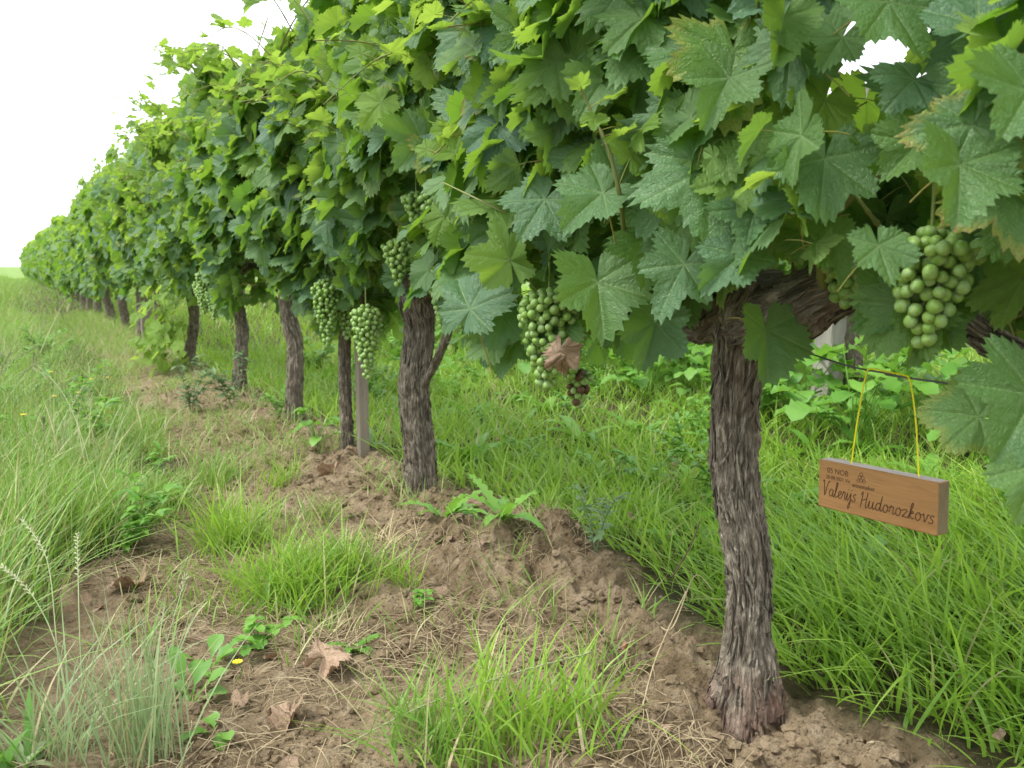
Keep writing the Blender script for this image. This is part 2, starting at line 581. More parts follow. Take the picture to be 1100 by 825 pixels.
def soil_mask(x, y):
    x, y = np.asarray(x, float), np.asarray(y, float)
    w = (fbm(x * 5 + 3, y * 5, 1.0, 3) - .5) * .34
    l = np.interp(y, *XL) + w
    r = np.interp(y, *XR) + w * .7
    return sstep(-.06, .06, x - l) * sstep(.05, -.05, x - r)

def terrain(x, y):
    x, y = np.asarray(x, float), np.asarray(y, float)
    z = .018 * (fbm(x * 1.6 + 4, y * 1.6, 0, 3) - .5) * 2
    z = z + .055 * np.exp(-(x / .30) ** 2) * sstep(.5, 1.3, y)
    z = z + .070 * np.exp(-(((x - .03) / .22) ** 2 + ((y - .66) / .24) ** 2))
    z = z + .050 * np.exp(-(((x + .02) / .13) ** 2 + ((y - .14) / .12) ** 2))
    z = z - .030 * np.exp(-(((x + .03) / .10) ** 2 + ((y + .04) / .09) ** 2))
    z = z + .05 * sstep(-.7, -1.6, x) + .10 * sstep(.5, 2.2, x)
    return z

def clods(x, y, s):
    c = fbm(x * 22, y * 22, 3, 4)
    r = np.abs(fbm(x * 9 + 7, y * 9, 5, 4) - .5) * 2
    near = np.exp(-((x / .35) ** 2)) * .8 + .35
    bump = np.exp(-(((x - .03) / .26) ** 2 + ((y - .62) / .3) ** 2)) + np.exp(-(((x - .02) / .2) ** 2 + ((y - .1) / .2) ** 2))
    return s * near * ((c - .5) * (.040 + .06 * bump) + (fbm(x * 60, y * 60, 4, 3) - .5) * .016 + (sstep(.0, .35, r) - .6) * (.014 + .02 * bump)) + (1 - s) * (c - .5) * .02

def axis(lo, hi, step, far_lo, far_hi, g=1.16):
    a = list(np.arange(lo, hi, step))
    s = step
    p = lo
    while p > far_lo:
        s *= g
        p -= s
        a.insert(0, p)
    s, p = step, a[-1]
    while p < far_hi:
        s *= g
        p += s
        a.append(p)
    return np.array(a)

gx = axis(-1.0, .45, .0055, -500, 500, 1.07)
gy = axis(-.35, 1.7, .0055, -300, 900, 1.04)
GX, GY = np.meshgrid(gx, gy)
GS = soil_mask(GX, GY)
GZ = terrain(GX, GY) + clods(GX, GY, GS) * sstep(14, 6, GY)
V = np.stack([GX, GY, GZ], -1).reshape(-1, 3)
nxg, nyg = len(gx), len(gy)
i = np.arange(nyg - 1)[:, None] * nxg
j = np.arange(nxg - 1)[None, :]
Q = np.stack([i + j, i + j + 1, i + j + 1 + nxg, i + j + nxg], -1).reshape(-1, 4)
tag(link('ground', mesh_np('ground', V, [Q], {'soil': GS.ravel(), 'sward': np.maximum(sstep(22, 46, GY), sstep(6, 10, np.abs(GX))).ravel()}, [M['ground']])), kind='structure')

def ground_z(x, y):
    s = soil_mask(x, y)
    return terrain(x, y) + clods(np.asarray(x, float), np.asarray(y, float), s) * sstep(14, 6, y)

# ------------------------------------------------------------------ vine leaves
def leaf_template(seed, teeth=44, per=3, rings=(.0, .28, .55, .8, 1.0), flat=1.0):
    r_ = np.random.default_rng(seed)
    n = teeth * per
    ph = np.linspace(-math.pi, math.pi, n + 1)
    deg = np.abs(np.degrees(ph))
    dp = r_.uniform(.42, .74)
    lob = [(0, 1.0, 38), (57, r_.uniform(.82, .95), 39), (112, r_.uniform(.66, .78), 40), (153, r_.uniform(.50, .60), 32)]
    R = np.zeros(n + 1)
    for c, A, w in lob:
        jit = r_.uniform(-3, 3, 2)
        for k, sgn in enumerate((-1, 1)):
            d = np.abs(np.degrees(ph) - sgn * (c + jit[k])) / w
            side = np.clip(A * r_.uniform(.95, 1.05) * (1 - dp * np.minimum(d, 1.6) ** 1.5 * .8), .05, None)
            R = np.maximum(R, side)
    R = np.maximum(R, .42 * (deg < 150))
    R *= sstep(180, 165, deg) * .92 + .08
    if per > 1:
        saw = np.tile(np.concatenate([[-1.0], np.linspace(1, -.2, per - 1)]) if per > 2 else np.array([-1, 1.0]), teeth)
        saw = np.append(saw, saw[0])
        R *= 1 + .06 * saw * np.repeat(r_.uniform(.35, 1.5, teeth + 1), per)[:n + 1]
    fold, curl, droop = r_.uniform(-.12, .62), r_.uniform(-.1, .42), r_.uniform(-.1, .35)
    p1, p2, p3 = r_.uniform(0, 6.28, 3)
    V, LC = [], []
    veins = np.radians([0, 56, -56, 112, -112])
    dv = np.min(np.abs(((ph[:, None] - veins[None, :]) + math.pi) % (2 * math.pi) - math.pi), axis=1)
    for q in rings:
        rr = R * q
        x, y = rr * np.sin(ph), rr * np.cos(ph)
        z = fold * np.abs(x) - curl * y * np.abs(y) * .8 - droop * rr ** 2
        z = z + .16 * rr * np.minimum(dv, .5) * flat
        z = z + flat * rr ** 2 * (.11 * np.sin(3 * ph + p1) + .08 * np.sin(5 * ph + p2) + .045 * np.sin(9 * ph + p3))
        z = z + flat * .05 * (fbm(x * 5 + seed, y * 5, seed * 3.1, 2) - .5) * min(1, q * 2)
        V.append(np.stack([x, y, z], -1))
        LC.append(np.stack([x, y, np.full_like(x, q)], -1))
    V, LC = np.array(V), np.array(LC)
    m = n + 1
    if rings[0] == 0:
        verts = np.vstack([V[0, :1], V[1:].reshape(-1, 3)])
        lc = np.vstack([LC[0, :1], LC[1:].reshape(-1, 3)])
        base = 1
        k = np.arange(n)
        tri = np.stack([np.zeros(n, int), base + k + 1, base + k], -1)
        quads = []
        for a in range(len(rings) - 2):
            b0, b1 = base + a * m, base + (a + 1) * m
            quads.append(np.stack([b0 + k, b0 + k + 1, b1 + k + 1, b1 + k], -1))
        F = [tri] + ([np.concatenate(quads)] if quads else [])
    return verts, lc, F

T_HI = [leaf_template(s) for s in range(1, 17)]
T_MID = [leaf_template(s, 26, 2, (.0, .5, 1.0)) for s in range(21, 27)]
T_LOW = [leaf_template(s, 20, 1, (.0, 1.0), 1.6) for s in range(31, 35)]

def unit(a):
    return a / (np.linalg.norm(a, axis=-1, keepdims=True) + 1e-9)

def put_leaves(bag, tmpl, P, Nn, Tt, L, tint, mat=0, r_=None, stalk=True, stalk_mat=1, stalk_dir=None):
    """many leaves at petiole junctions P with normals Nn and tip directions Tt"""
    r_ = r_ or rng
    n = len(P)
    if n == 0:
        return
    Nn = unit(Nn)
    Tt = unit(Tt - Nn * np.sum(Tt * Nn, 1)[:, None])
    X = np.cross(Tt, Nn)
    which = r_.integers(0, len(tmpl), n)
    asp = r_.uniform(.82, 1.18, n)
    for k, (tv, tlc, tf) in enumerate(tmpl):
        idx = np.nonzero(which == k)[0]
        if not len(idx):
            continue
        m = len(tv)
        S = L[idx][:, None, None]
        W = (tv[None, :, 0:1] * asp[idx][:, None, None] * X[idx][:, None, :] + tv[None, :, 1:2] * Tt[idx][:, None, :] + tv[None, :, 2:3] * Nn[idx][:, None, :]) * S + P[idx][:, None, :]
        offs = (np.arange(len(idx)) * m)[:, None, None]
        F = [(f[None] + offs).reshape(-1, f.shape[1]) for f in tf]
        bag.add(W.reshape(-1, 3), F, {'lc': np.tile(tlc, (len(idx), 1)), 'tint': np.repeat(tint[idx], m, 0)}, mat)
    if stalk:
        ns, nk = 4, 5
        D = unit(-Tt * .5 - Nn * .75 + r_.normal(0, .3, (n, 3))) if stalk_dir is None else stalk_dir
        ln = L * (r_.uniform(.7, 1.2, n) if stalk_dir is None else 1.15)
        t = np.linspace(0, 1, nk)
        c = P[:, None, :] + (D[:, None, :] * t[None, :, None] + np.array([0, 0, -1.0]) * (t ** 2)[None, :, None] * .25) * ln[:, None, None]
        a = unit(np.cross(D, np.array([.3, .2, .93])))
        b2 = np.cross(D, a)
        rad = np.clip(L * .016, .0006, .0013)
        th = np.arange(ns) * 2 * math.pi / ns
        ring = np.cos(th)[None, None, :, None] * a[:, None, None, :] + np.sin(th)[None, None, :, None] * b2[:, None, None, :]
        W = c[:, :, None, :] + ring * rad[:, None, None, None]
        ii = np.arange(nk - 1)[:, None] * ns
        jj = np.arange(ns)[None, :]
        q = np.stack([ii + jj, ii + (jj + 1) % ns, ii + ns + (jj + 1) % ns, ii + ns + jj], -1).reshape(-1, 4)
        F = (q[None] + (np.arange(n) * ns * nk)[:, None, None]).reshape(-1, 4)
        tt = np.repeat(np.stack([r_.random(n), np.zeros(n), np.zeros(n)], -1), ns * nk, 0)
        bag.add(W.reshape(-1, 3), [F], {'tint': tt}, stalk_mat)

def canopy_leaves(y0, y1, n, xc, ztop, wid, r_, size=.072, zlow=.5, young=.3, camera_side=.62, jitter=1.0):
    """petiole junctions filling a hedge-like wall of leaves along +Y"""
    y = r_.uniform(y0, y1, n)
    zl = zlow + .085 * np.cos(2 * math.pi * (y - .0) / 1.13) + (vnoise(y * 3 + 40 + xc, 0, 2) - .5) * .12
    zt = ztop + (vnoise(y * 2.2 + 9, 3 + xc, 0) - .5) * .34
    u = r_.random(n) ** .95
    z = zl + .05 + (zt - zl - .02) * u
    s = np.where(r_.random(n) < camera_side, -1.0, 1.0)
    prof = wid * (.62 + .38 * sstep(0, .25, u)) * (1 - .55 * sstep(.72, 1.0, u))
    lump = (fbm(y * 4.2 + 3 * s, z * 4.2, 6 + xc, 3) - .5) * .30 * (wid / .25)
    dep = 1 - np.abs(r_.normal(0, .30, n))
    x = s * (prof * np.clip(dep, -.2, 1.05) + lump)
    nrm = np.stack([s * .85 + r_.normal(0, .25, n), r_.normal(0, .58, n) * jitter, .55 + r_.normal(0, .42, n) + .5 * sstep(.8, 1, u)], -1)
    tip = np.stack([s * .35 + r_.normal(0, .3, n), r_.normal(0, .75, n), -.8 + r_.normal(0, .45, n)], -1)
    yg = r_.random(n) < young * (.5 + .9 * u)
    nrm[yg] += r_.normal(0, .6, (yg.sum(), 3))
    tip[yg] += r_.normal(0, .6, (yg.sum(), 3))
    L = size * r_.normal(1, .17, n).clip(.6, 1.4)
    L[yg] *= r_.uniform(.42, .95, yg.sum())
    age = np.where(yg, r_.uniform(.35, 1.0, n), .45 * r_.random(n) ** 1.7)
    tint = np.stack([age, r_.random(n), r_.random(n) * .98], -1)
    tint[:, 2] = np.where(r_.random(n) < .8, tint[:, 2] * .4, tint[:, 2])
    return np.stack([x + xc, y, z], -1), nrm, tip, L, tint

# ------------------------------------------------------------------ grape clusters
BV, BF = icos(2)
BMESH = []
for k in range(5):
    q_ = BV * (1 + .10 * (vnoise(BV[:, 0] * 1.4 + 7 * k, BV[:, 1] * 1.4, BV[:, 2] * 1.4)[:, None] - .5) * 2) * np.array([1, 1, 1.04])
    BMESH.append(mesh_np('berry', q_, [BF], {'scar': sstep(-.955, -.985, BV[:, 2])}, [M['berry']]))
BBROWN = mesh_np('berry_brown', BV * (1 + .12 * (vnoise(BV[:, 0] * 3, BV[:, 1] * 3, BV[:, 2] * 3)[:, None] - .5) * 2), [BF], {}, [M['berry_brown']])
BV1, BF1 = icos(1)

def cluster_points(length, width, rb, r_, n_try=2600, shoulder=1.0):
    pts, rad = [], []
    for _ in range(n_try):
        t = r_.random() ** 1.15
        wmax = width / 2 * (sstep(-.05, .14, t) * (1 - .86 * t ** 1.25)) + rb * .15
        a = r_.uniform(0, 2 * math.pi)
        q = wmax * math.sqrt(r_.uniform(.25, 1))
        p = np.array([q * math.cos(a), q * math.sin(a) * 1.1, -t * length])
        r = rb * r_.uniform(.80, 1.06)
        if pts:
            d = np.linalg.norm(np.array(pts) - p, axis=1)
            if np.any(d < (np.array(rad) + r) * .88):
                continue
        pts.append(p)
        rad.append(r)
    return np.array(pts), np.array(rad)

def grape_cluster(parent, top, length, width, rb, seed, single=True, lean=(0, 0), brown=0.0, label=None):
    """stem mesh > berries; `top` is in the parent's space"""
    r_ = np.random.default_rng(seed)
    P, rad = cluster_points(length, width, rb, r_)
    P[:, 0] += lean[0] * -P[:, 2]
    P[:, 1] += lean[1] * -P[:, 2]
    bag = Bag()
    ax = spline([(0, 0, .045), (0, 0, .0), (lean[0] * length * .5, lean[1] * length * .5, -length * .5), (lean[0] * length * .95, lean[1] * length * .95, -length * .95)], 14)
    v, f, _ = tube(ax, np.linspace(.0022, .0008, 14), 6)
    bag.add(v, f)
    for p in P[::2]:
        c = np.array([lean[0] * -p[2], lean[1] * -p[2], min(p[2] + .012, 0)])
        v, f, _ = tube(spline([c, (c + p) / 2 + (0, 0, -.002), p], 4), np.full(4, .0007), 4, caps=False)
        bag.add(v, f)
    c = link('grape_cluster', bag.mesh('grape_cluster', [M['rachis']]), parent, [float(a) for a in top])
    if label:
        c['label'] = label
    if single:
        for p, r in zip(P, rad):
            b = link('berry', BBROWN if r_.random() < brown else BMESH[int(r_.integers(0, 5))], c, [float(a) for a in p])
            b.rotation_euler = [float(a) for a in r_.normal(0, .5, 3)]
            b.scale = (float(r), float(r), float(r) * float(r_.uniform(.98, 1.06)))
    else:
        bb = Bag()
        for p, r in zip(P, rad):
            bb.add(BV1 * r + p, [BF1])
        link('berries', bb.mesh('berries', [M['berry']]), c)
    return c

# ------------------------------------------------------------------ vine wood
def bark_tube(path, rad, n, ns, amp=1.0, seed=0, flare=0.0, twist=1.5):
    P = spline(path, n)
    rr = np.interp(np.linspace(0, len(rad) - 1, n), np.arange(len(rad)), rad)
    if n > 30:
        k = np.ones(9) / 9
        rr = np.convolve(np.pad(rr, 4, 'edge'), k, 'valid')
    rel = {}
    def disp(th, s, r):
        t2 = th + s * twist
        cx, sy = np.cos(t2), np.sin(t2)
        big = fbm(cx * 1.3 + seed, sy * 1.3, s * 9, 3) - .5
        wrp = (fbm(cx * 2 + 5, sy * 2 + seed, s * 14, 2) - .5) * 1.6
        fib = 1 - np.abs(2 * fbm(cx * 5.5 + wrp, sy * 5.5 + seed, s * 19, 3) - 1) * 2.2
        fin = fbm(cx * 15 + seed, sy * 15 + wrp, s * 26, 3) - .5
        step = sstep(.45, .55, fbm(cx * 3.6 + 9, sy * 3.6 + seed, s * 30 + wrp * 2, 3)) - .5
        d = r * (.30 * big) + amp * (-.0012 + .0052 * fib + .0062 * fin + .0046 * step)
        if flare:
            lob = np.cos(th * 4 + seed) * .5 + np.cos(th * 7 + 1) * .35
            d = d + r * flare * lob * np.exp(-s / .05)
        rel['h'] = (d / (np.abs(d).max() + 1e-9)).ravel()
        return d
    v, f, s = tube(P, rr, ns, disp)
    th = np.linspace(0, 2 * math.pi, ns, endpoint=False)
    u = np.repeat((th * np.mean(rr))[None], n, 0).ravel()
    bk = np.stack([u, np.repeat(s, ns), rel['h']], -1)
    bk = np.vstack([bk, [[0, 0, 0]], [[0, float(s[-1]), 0]]])
    return v, f, bk, P, rr

def bark_strips(bag, P, rr, count, r_, lmin=.018, lmax=.075, wmax=.005):
    """loose strips of peeling bark lying along the trunk"""
    T, A, B = frames(P)
    n = len(P)
    seg = np.linalg.norm(np.diff(P, axis=0), axis=1).mean()
    for _ in range(count):
        ln = max(4, int(r_.uniform(lmin, lmax) / seg))
        i0 = int(r_.integers(0, max(1, n - ln - 1)))
        i1 = min(n - 1, i0 + ln)
        k = np.linspace(i0, i1, 7).astype(int)
        th = r_.uniform(0, 6.28) + np.linspace(0, r_.normal(0, .25), 7)
        lift = np.array([1.0, .4, .1, 0, .05, .3, .8]) * r_.uniform(.0, .006) + .0035
        w = np.array([.3, .8, 1, 1, .9, .7, .25]) * r_.uniform(.0012, wmax)
        out = np.cos(th)[:, None] * A[k] + np.sin(th)[:, None] * B[k]
        tan = -np.sin(th)[:, None] * A[k] + np.cos(th)[:, None] * B[k]
        c = P[k] + out * (rr[k] + lift)[:, None]
        v = np.concatenate([c - tan * w[:, None], c + tan * w[:, None] + out * .0008, c + out * -.0025])
        a = np.arange(6)
        f = np.concatenate([np.stack([a, a + 7, a + 8, a + 1], -1), np.stack([a + 7, a + 14, a + 15, a + 8], -1), np.stack([a + 14, a, a + 1, a + 15], -1)])
        u0 = r_.uniform(0, .3)
        bk = np.stack([np.repeat([u0, u0 + .006, u0 + .003], 7), np.tile(k * seg, 3), np.zeros(21)], -1)
        bag.add(v, [f], {'bk': bk})

KEYS_B = (('bk', 3),)
KEYS_L = (('lc', 3), ('tint', 3))
KEYS_T = (('tint', 3),)

def trunk_part(root, path, rad, n, ns, mat, seed, strips=0, flare=.0, name='trunk', amp=1.0):
    base = np.array(root.location)
    v, f, bk, P, rr = bark_tube(path, rad, n, ns, amp, seed, flare)
    bag = Bag()
    bag.add(v - base, f, {'bk': bk})
    if strips:
        bark_strips(bag, P - base, rr, strips, np.random.default_rng(seed))
    return link(name, bag.mesh(name, [mat], KEYS_B), root)

def shoot_part(root, path, r0, r1, n=24, name='shoot', ns=7, rnd=.4):
    base = np.array(root.location)
    P = spline(path, n)
    rad = np.linspace(r0, r1, n)
    for k in range(3, n, 5):
        rad[k] *= 1.35                        # nodes
    v, f, _ = tube(P - base, rad, ns)
    t = np.zeros((len(v), 3))
    t[:, 0] = rnd
    return link(name, mesh_np(name, v, f, {'tint': t}, [M['shoot']]), root)

def grow_shoots(root, y, zs, ztop, count, r_, xc=0.0, spread=.5, r0=.0042):
    paths = []
    for k in range(count):
        ys = y + (k + .5) / count * 2 * spread - spread + r_.normal(0, .03)
        xe = r_.normal(0, .07)
        zt = ztop + r_.normal(0, .09)
        p = [(xc, ys, zs), (xc + xe * .5, ys + r_.normal(0, .04), zs + (zt - zs) * .35), (xc + xe, ys + r_.normal(0, .07), zs + (zt - zs) * .7), (xc + xe + r_.normal(0, .05), ys + r_.normal(0, .1), zt)]
        shoot_part(root, p, r0, .0020, 20, rnd=float(r_.random()))
        paths.append(p)
    return paths

def tip_leaves(paths, r_, n=7, size=.034, t0=.72):
    """young leaves up the free end of each shoot"""
    Ps, Ns, Ts, Ls, Ti, Ds = [], [], [], [], [], []
    for p in paths:
        S = spline(p, 30)
        for k in range(n):
            t = t0 + (1 - t0) * (k + .5) / n
            q = S[min(29, int(t * 29))]
            a = r_.uniform(0, 6.28)
            d = np.array([math.cos(a), math.sin(a), r_.uniform(-.3, .4)])
            l = size * (1.25 - .75 * k / n) * r_.uniform(.7, 1.25)
            Ps.append(q + d * l * 1.1)
            Ns.append(np.array([-d[0] * .2, -d[1] * .2, 1]) + r_.normal(0, .5, 3))
            Ts.append(d + r_.normal(0, .3, 3) + (0, 0, -.25))
            Ls.append(l)
            Ds.append(-d)
            Ti.append((r_.uniform(.55, 1), r_.random(), r_.random() * .4))
    return [np.array(a) for a in (Ps, Ns, Ts, Ls, Ti, Ds)]

def side_shoots(root, y, r_, count, z0=.72, z1=1.25, span=.55, xc=0.0, x0=-.12):
    """shoots that lean out of the leaf wall on the path side"""
    out = []
    for k in range(count):
        ys, z = y + r_.uniform(-span, span), r_.uniform(z0, z1)
        d, ln = r_.normal(0, .7), r_.uniform(.16, .30)
        p = [(xc + x0, ys, z), (xc + x0 - .07, ys + d * ln * .4, z + ln * .35), (xc + x0 - .14, ys + d * ln * .8, z + ln * .45), (xc + x0 - .14 - ln * .35, ys + d * ln * 1.25, z + ln * r_.uniform(.1, .6))]
        shoot_part(root, p, .0022, .0009, 20, rnd=float(r_.random()))
        out.append(p)
    return out

# a clearing in the leaves where the sky shows through, and room around the fruit
def keep_clear(S, spots):
    P = S[0] + unit(S[2]) * S[3][:, None] * .5
    ok = np.ones(len(P), bool)
    for a, b, rad in spots:
        a, b = np.array(a), np.array(b)
        ab = b - a
        t = np.clip(((P - a) @ ab) / (ab @ ab), 0, 1)
        ok &= np.linalg.norm(P - (a + t[:, None] * ab), axis=1) > rad
    return [s[ok] for s in S]

FRONT = 'grapevines of the front row'
BACK = 'grapevines of the row behind'

def foliage_part(root, sets, tmpl, r_, stalk=True, name='foliage'):
    base = np.array(root.location)
    bag = Bag()
    for st in sets:
        P, Nn, Tt, L, ti = st[:5]
        put_leaves(bag, tmpl, P - base, Nn, Tt, L, ti, 0, r_, stalk or len(st) > 5, stalk_dir=unit(st[5]) if len(st) > 5 else None)
    return link(name, bag.mesh(name, [M['leaf'], M['petiole']], KEYS_L), root)

# the nearest vine -------------------------------------------------
r0 = np.random.default_rng(100)
b0 = on_x(800, 770)
V0 = empty('grapevine', (0, float(b0[1]), float(b0[2]) - .02), 'nearest old grapevine with thick shaggy trunk left of the hanging wooden board', 'grapevine', FRONT)
tp = [(800, 792), (800, 768), (801, 742), (802, 715), (803, 680), (804, 640), (803, 600), (797, 560), (790, 515), (788, 470), (790, 425), (796, 380), (806, 335), (822, 296)]
tr_ = [.060, .056, .049, .0395, .0285, .0270, .0275, .0275, .0290, .0300, .0285, .0320, .042, .038]
trunk_part(V0, [on_x(*q) for q in tp], tr_, 420, 220, M['bark'], 3, strips=330, flare=.34)
trunk_part(V0, [on_x(800, 352, -.005), on_x(842, 340, -.015), on_x(884, 316, -.02), on_x(922, 303, -.01), on_x(960, 300, 0), on_x(1004, 318, 0), on_x(1050, 358, 0), on_x(1112, 394, 0)],
           [.034, .042, .034, .026, .020, .015, .012, .010], 220, 110, M['bark_far'], 8, strips=70, name='arm')
trunk_part(V0, [on_x(812, 330, 0), on_x(786, 336, -.01), on_x(764, 350, -.012), on_x(745, 352, 0), (0, .30, .56), (0, .52, .60)], [.034, .030, .020, .017, .014, .010], 120, 70, M['bark_far'], 15, strips=30, name='arm')
for pp, ra in (([(886, 312, -.04), (880, 262, -.10), (905, 222, -.13), (975, 163, -.13), (1040, 110, -.12), (1115, 40, -.10)], .0056),
               ([(700, 345, -.03), (676, 300, -.16), (668, 225, -.25), (655, 165, -.28), (640, 130, -.29), (622, 92, -.31)], .0034),
               ([(980, 300, -.04), (962, 265, -.10), (936, 232, -.15), (918, 208, -.16)], .0038),
               ([(600, 330, -.02), (570, 245, -.18), (535, 225, -.26), (476, 196, -.30)], .0030),
               ([(560, 300, -.02), (520, 220, -.12), (470, 170, -.18), (425, 130, -.19)], .0026)):
    shoot_part(V0, [on_x(a, b, c) for a, b, c in pp], ra, ra * .35, 40, ns=9, rnd=.25)
sp0 = grow_shoots(V0, .0, .60, 1.36, 9, r0, spread=.6)

# leaves one can single out from the photograph: (junction px, tip px, x plane, tilt up, tilt side, age, damage)
HERO = [
    (886, 170, 868, 246, -.22, .45, .10, .10, .2), (760, 181, 758, 262, -.24, .30, -.1, .02, .2), (783, 84, 752, 138, -.24, .35, -.2, .30, .3),
    (889, 257, 905, 305, -.20, .25, .3, .08, .3), (1031, 177, 1018, 250, -.25, .40, .1, .12, .3), (982, 86, 950, 112, -.20, .5, -.1, .10, .2),
    (1088, 88, 1040, 62, -.18, .15, -.2, .02, .2), (1106, 98, 1068, 152, -.25, .5, -.1, .08, .2), (955, 2, 985, 66, -.22, .35, .2, .05, .2),
    (886, 108, 862, 150, -.17, .1, .2, .85, .2), (848, 120, 842, 152, -.18, .2, .3, .95, .2), (812, 124, 815, 160, -.19, .1, .1, .62, .95),
    (928, 146, 934, 168, -.18, .5, -.2, .75, .2), (812, 222, 800, 266, -.22, .5, -.6, .05, .2), (796, 275, 750, 305, -.23, .45, -.2, .08, .3),
    (944, 264, 948, 312, -.26, .55, .0, .10, .2), (976, 314, 918, 348, -.10, .3, -.3, .0, .2), (1008, 330, 1052, 365, -.10, .2, .35, .0, .2),
    (1000, 336, 976, 390, -.11, .1, .1, .02, .2), (1098, 300, 1052, 262, -.06, -.5, -.2, .75, .3), (1052, 448, 1000, 425, -.12, .45, -.3, .06, .8),
    (1112, 425, 1060, 492, -.14, .5, -.2, .06, .3), (1116, 500, 1082, 560, -.16, .5, -.2, .06, .2), (822, 354, 832, 412, -.09, .1, .45, .10, .2),
    (642, 303, 648, 372, -.24, .45, .1, .06, .55), (648, 208, 602, 244, -.27, .75, -.2, .10, .2), (586, 214, 556, 254, -.25, .4, -.3, .06, .2),
    (679, 166, 704, 128, -.24, .2, .3, .55, .4), (735, 284, 704, 336, -.24, .4, -.2, .10, .6), (704, 346, 690, 398, -.16, .05, .0, .04, .4),
    (541, 340, 528, 375, -.20, .2, -.1, .10, .3), (554, 20, 524, 72, -.24, .4, -.2, .02, .2), (664, 200, 648, 150, -.22, -.2, .2, .20, .3),
    (505, 332, 515, 275, -.26, .5, -.6, .04, .3), (548, 280, 530, 232, -.26, -.5, -.4, .55, .3), (540, 185, 524, 170, -.26, .2, -.2, .9, .2),
    (488, 164, 455, 160, -.26, .5, -.1, .85, .2), (410, 110, 386, 132, -.26, .3, -.2, .95, .2), (600, 345, 560, 365, -.16, .1, -.3, .02, .2),
    (690, 20, 650, 60, -.24, .6, -.1, .20, .3), (740, 60, 700, 20, -.22, .5, .1, .10, .2), (648, 86, 620, 130, -.25, .55, -.1, .12, .3),
    (842, 20, 830, 76, -.22, .2, .2, .30, .2), (905, 40, 880, 70, -.21, .4, -.2, .06, .2), (1048, 268, 1075, 330, -.08, .1, .3, .05, .3),
    (985, 155, 945, 190, -.20, .4, -.3, .12, .3), (700, 255, 690, 310, -.20, .3, .2, .05, .3), (590, 120, 560, 150, -.24, .5, -.1, .10, .2),
]
hp, hn, ht, hl, hi = [], [], [], [], []
for jx, jy, tx, ty, X, up, sd, age, dm in HERO:
    J = on_x(jx, jy, X)
    z = depth(J)
    d2 = np.array([tx - jx, -(ty - jy)], float)
    ln = np.linalg.norm(d2)
    d2 /= ln
    nn = -_F + up * np.array([0, 0, 1.0]) + sd * _R
    tt = _R * d2[0] + _U * d2[1] + _F * -.25
    hp.append(J); hn.append(nn); ht.append(tt)
    hl.append(ln * z / FPX * 1.04); hi.append((age, r0.random(), dm))
hero = [np.array(a) for a in (hp, hn, ht, hl, hi)]
cl = canopy_leaves(-.85, .58, 2300, 0, 1.36, .215, r0, .0615, .49, .38)
fruit0 = on_x(1001, 250, -.14)
gap = [(on_x(936, 72, -.4), on_x(936, 72, .5), .075), (on_x(905, 112, -.4), on_x(905, 112, .3), .048),
       (on_x(1000, 2, -.4), on_x(1010, 2, .5), .050), (fruit0 + (0, 0, .0), fruit0 + (-.12, -.12, -.10), .085),
       (on_x(835, 335, -.3), on_x(835, 335, .0), .06), (on_x(800, 345, -.3), on_x(800, 345, .0), .045), (on_x(890, 318, -.3), on_x(890, 318, .0), .03),
       (on_x(580, 360, -.3), on_x(580, 360, -.1), .085)]
cl = keep_clear(cl, gap)
lowcut = cl[0][:, 2] - cl[3] * .9 > np.where(cl[0][:, 1] < .06, .52, .37)
cl = [s[lowcut] for s in cl]
ss0 = side_shoots(V0, .05, r0, 12, .75, 1.1, .5)
cane0 = [[on_x(655, 165, -.28), on_x(648, 145, -.285), on_x(640, 130, -.29), on_x(622, 92, -.31)]]
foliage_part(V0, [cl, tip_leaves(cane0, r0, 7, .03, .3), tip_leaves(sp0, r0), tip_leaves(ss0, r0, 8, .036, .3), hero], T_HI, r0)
B0 = np.array(V0.location)
grape_cluster(V0, fruit0 - B0,   .104, .086, .0070, 21, True, label='large cluster of pale green grapes above the hanging board')
grape_cluster(V0, on_x(590, 312, -.17) - B0, .155, .10, .0071, 22, True, (.0, .05), label='dense long green cluster beside the dried leaf')
grape_cluster(V0, on_x(612, 352, -.06) - B0, .090, .055, .0068, 23, True, label='small shaded green cluster under the dried leaf')
grape_cluster(V0, on_x(621, 398, -.03) - B0, .066, .048, .0072, 24, True, brown=.30, label='small low cluster with shrivelled brown berries')
grape_cluster(V0, on_x(908, 282, -.05) - B0, .05, .05, .0075, 25, True)
# a dried leaf caught on the fruit
bag = Bag()
put_leaves(bag, T_HI, np.array([on_x(603, 376, -.19)]) - B0, np.array([-_F + _R * .3]), np.array([-_U * .9 + _R * .25]), np.array([.038]), np.array([[0, .4, 1.8]]), 0, np.random.default_rng(4), stalk=False)
q_ = bag.v[0]
bag.v[0] = q_ + np.stack([vnoise(q_[:, 0] * 60 + k * 9, q_[:, 1] * 60, q_[:, 2] * 60) - .5 for k in range(3)], -1) * .034
tag(link('dead_leaf', bag.mesh('dead_leaf', [M['leaf'], M['petiole']], KEYS_L), V0), 'dried brown leaf hanging against the green grapes')

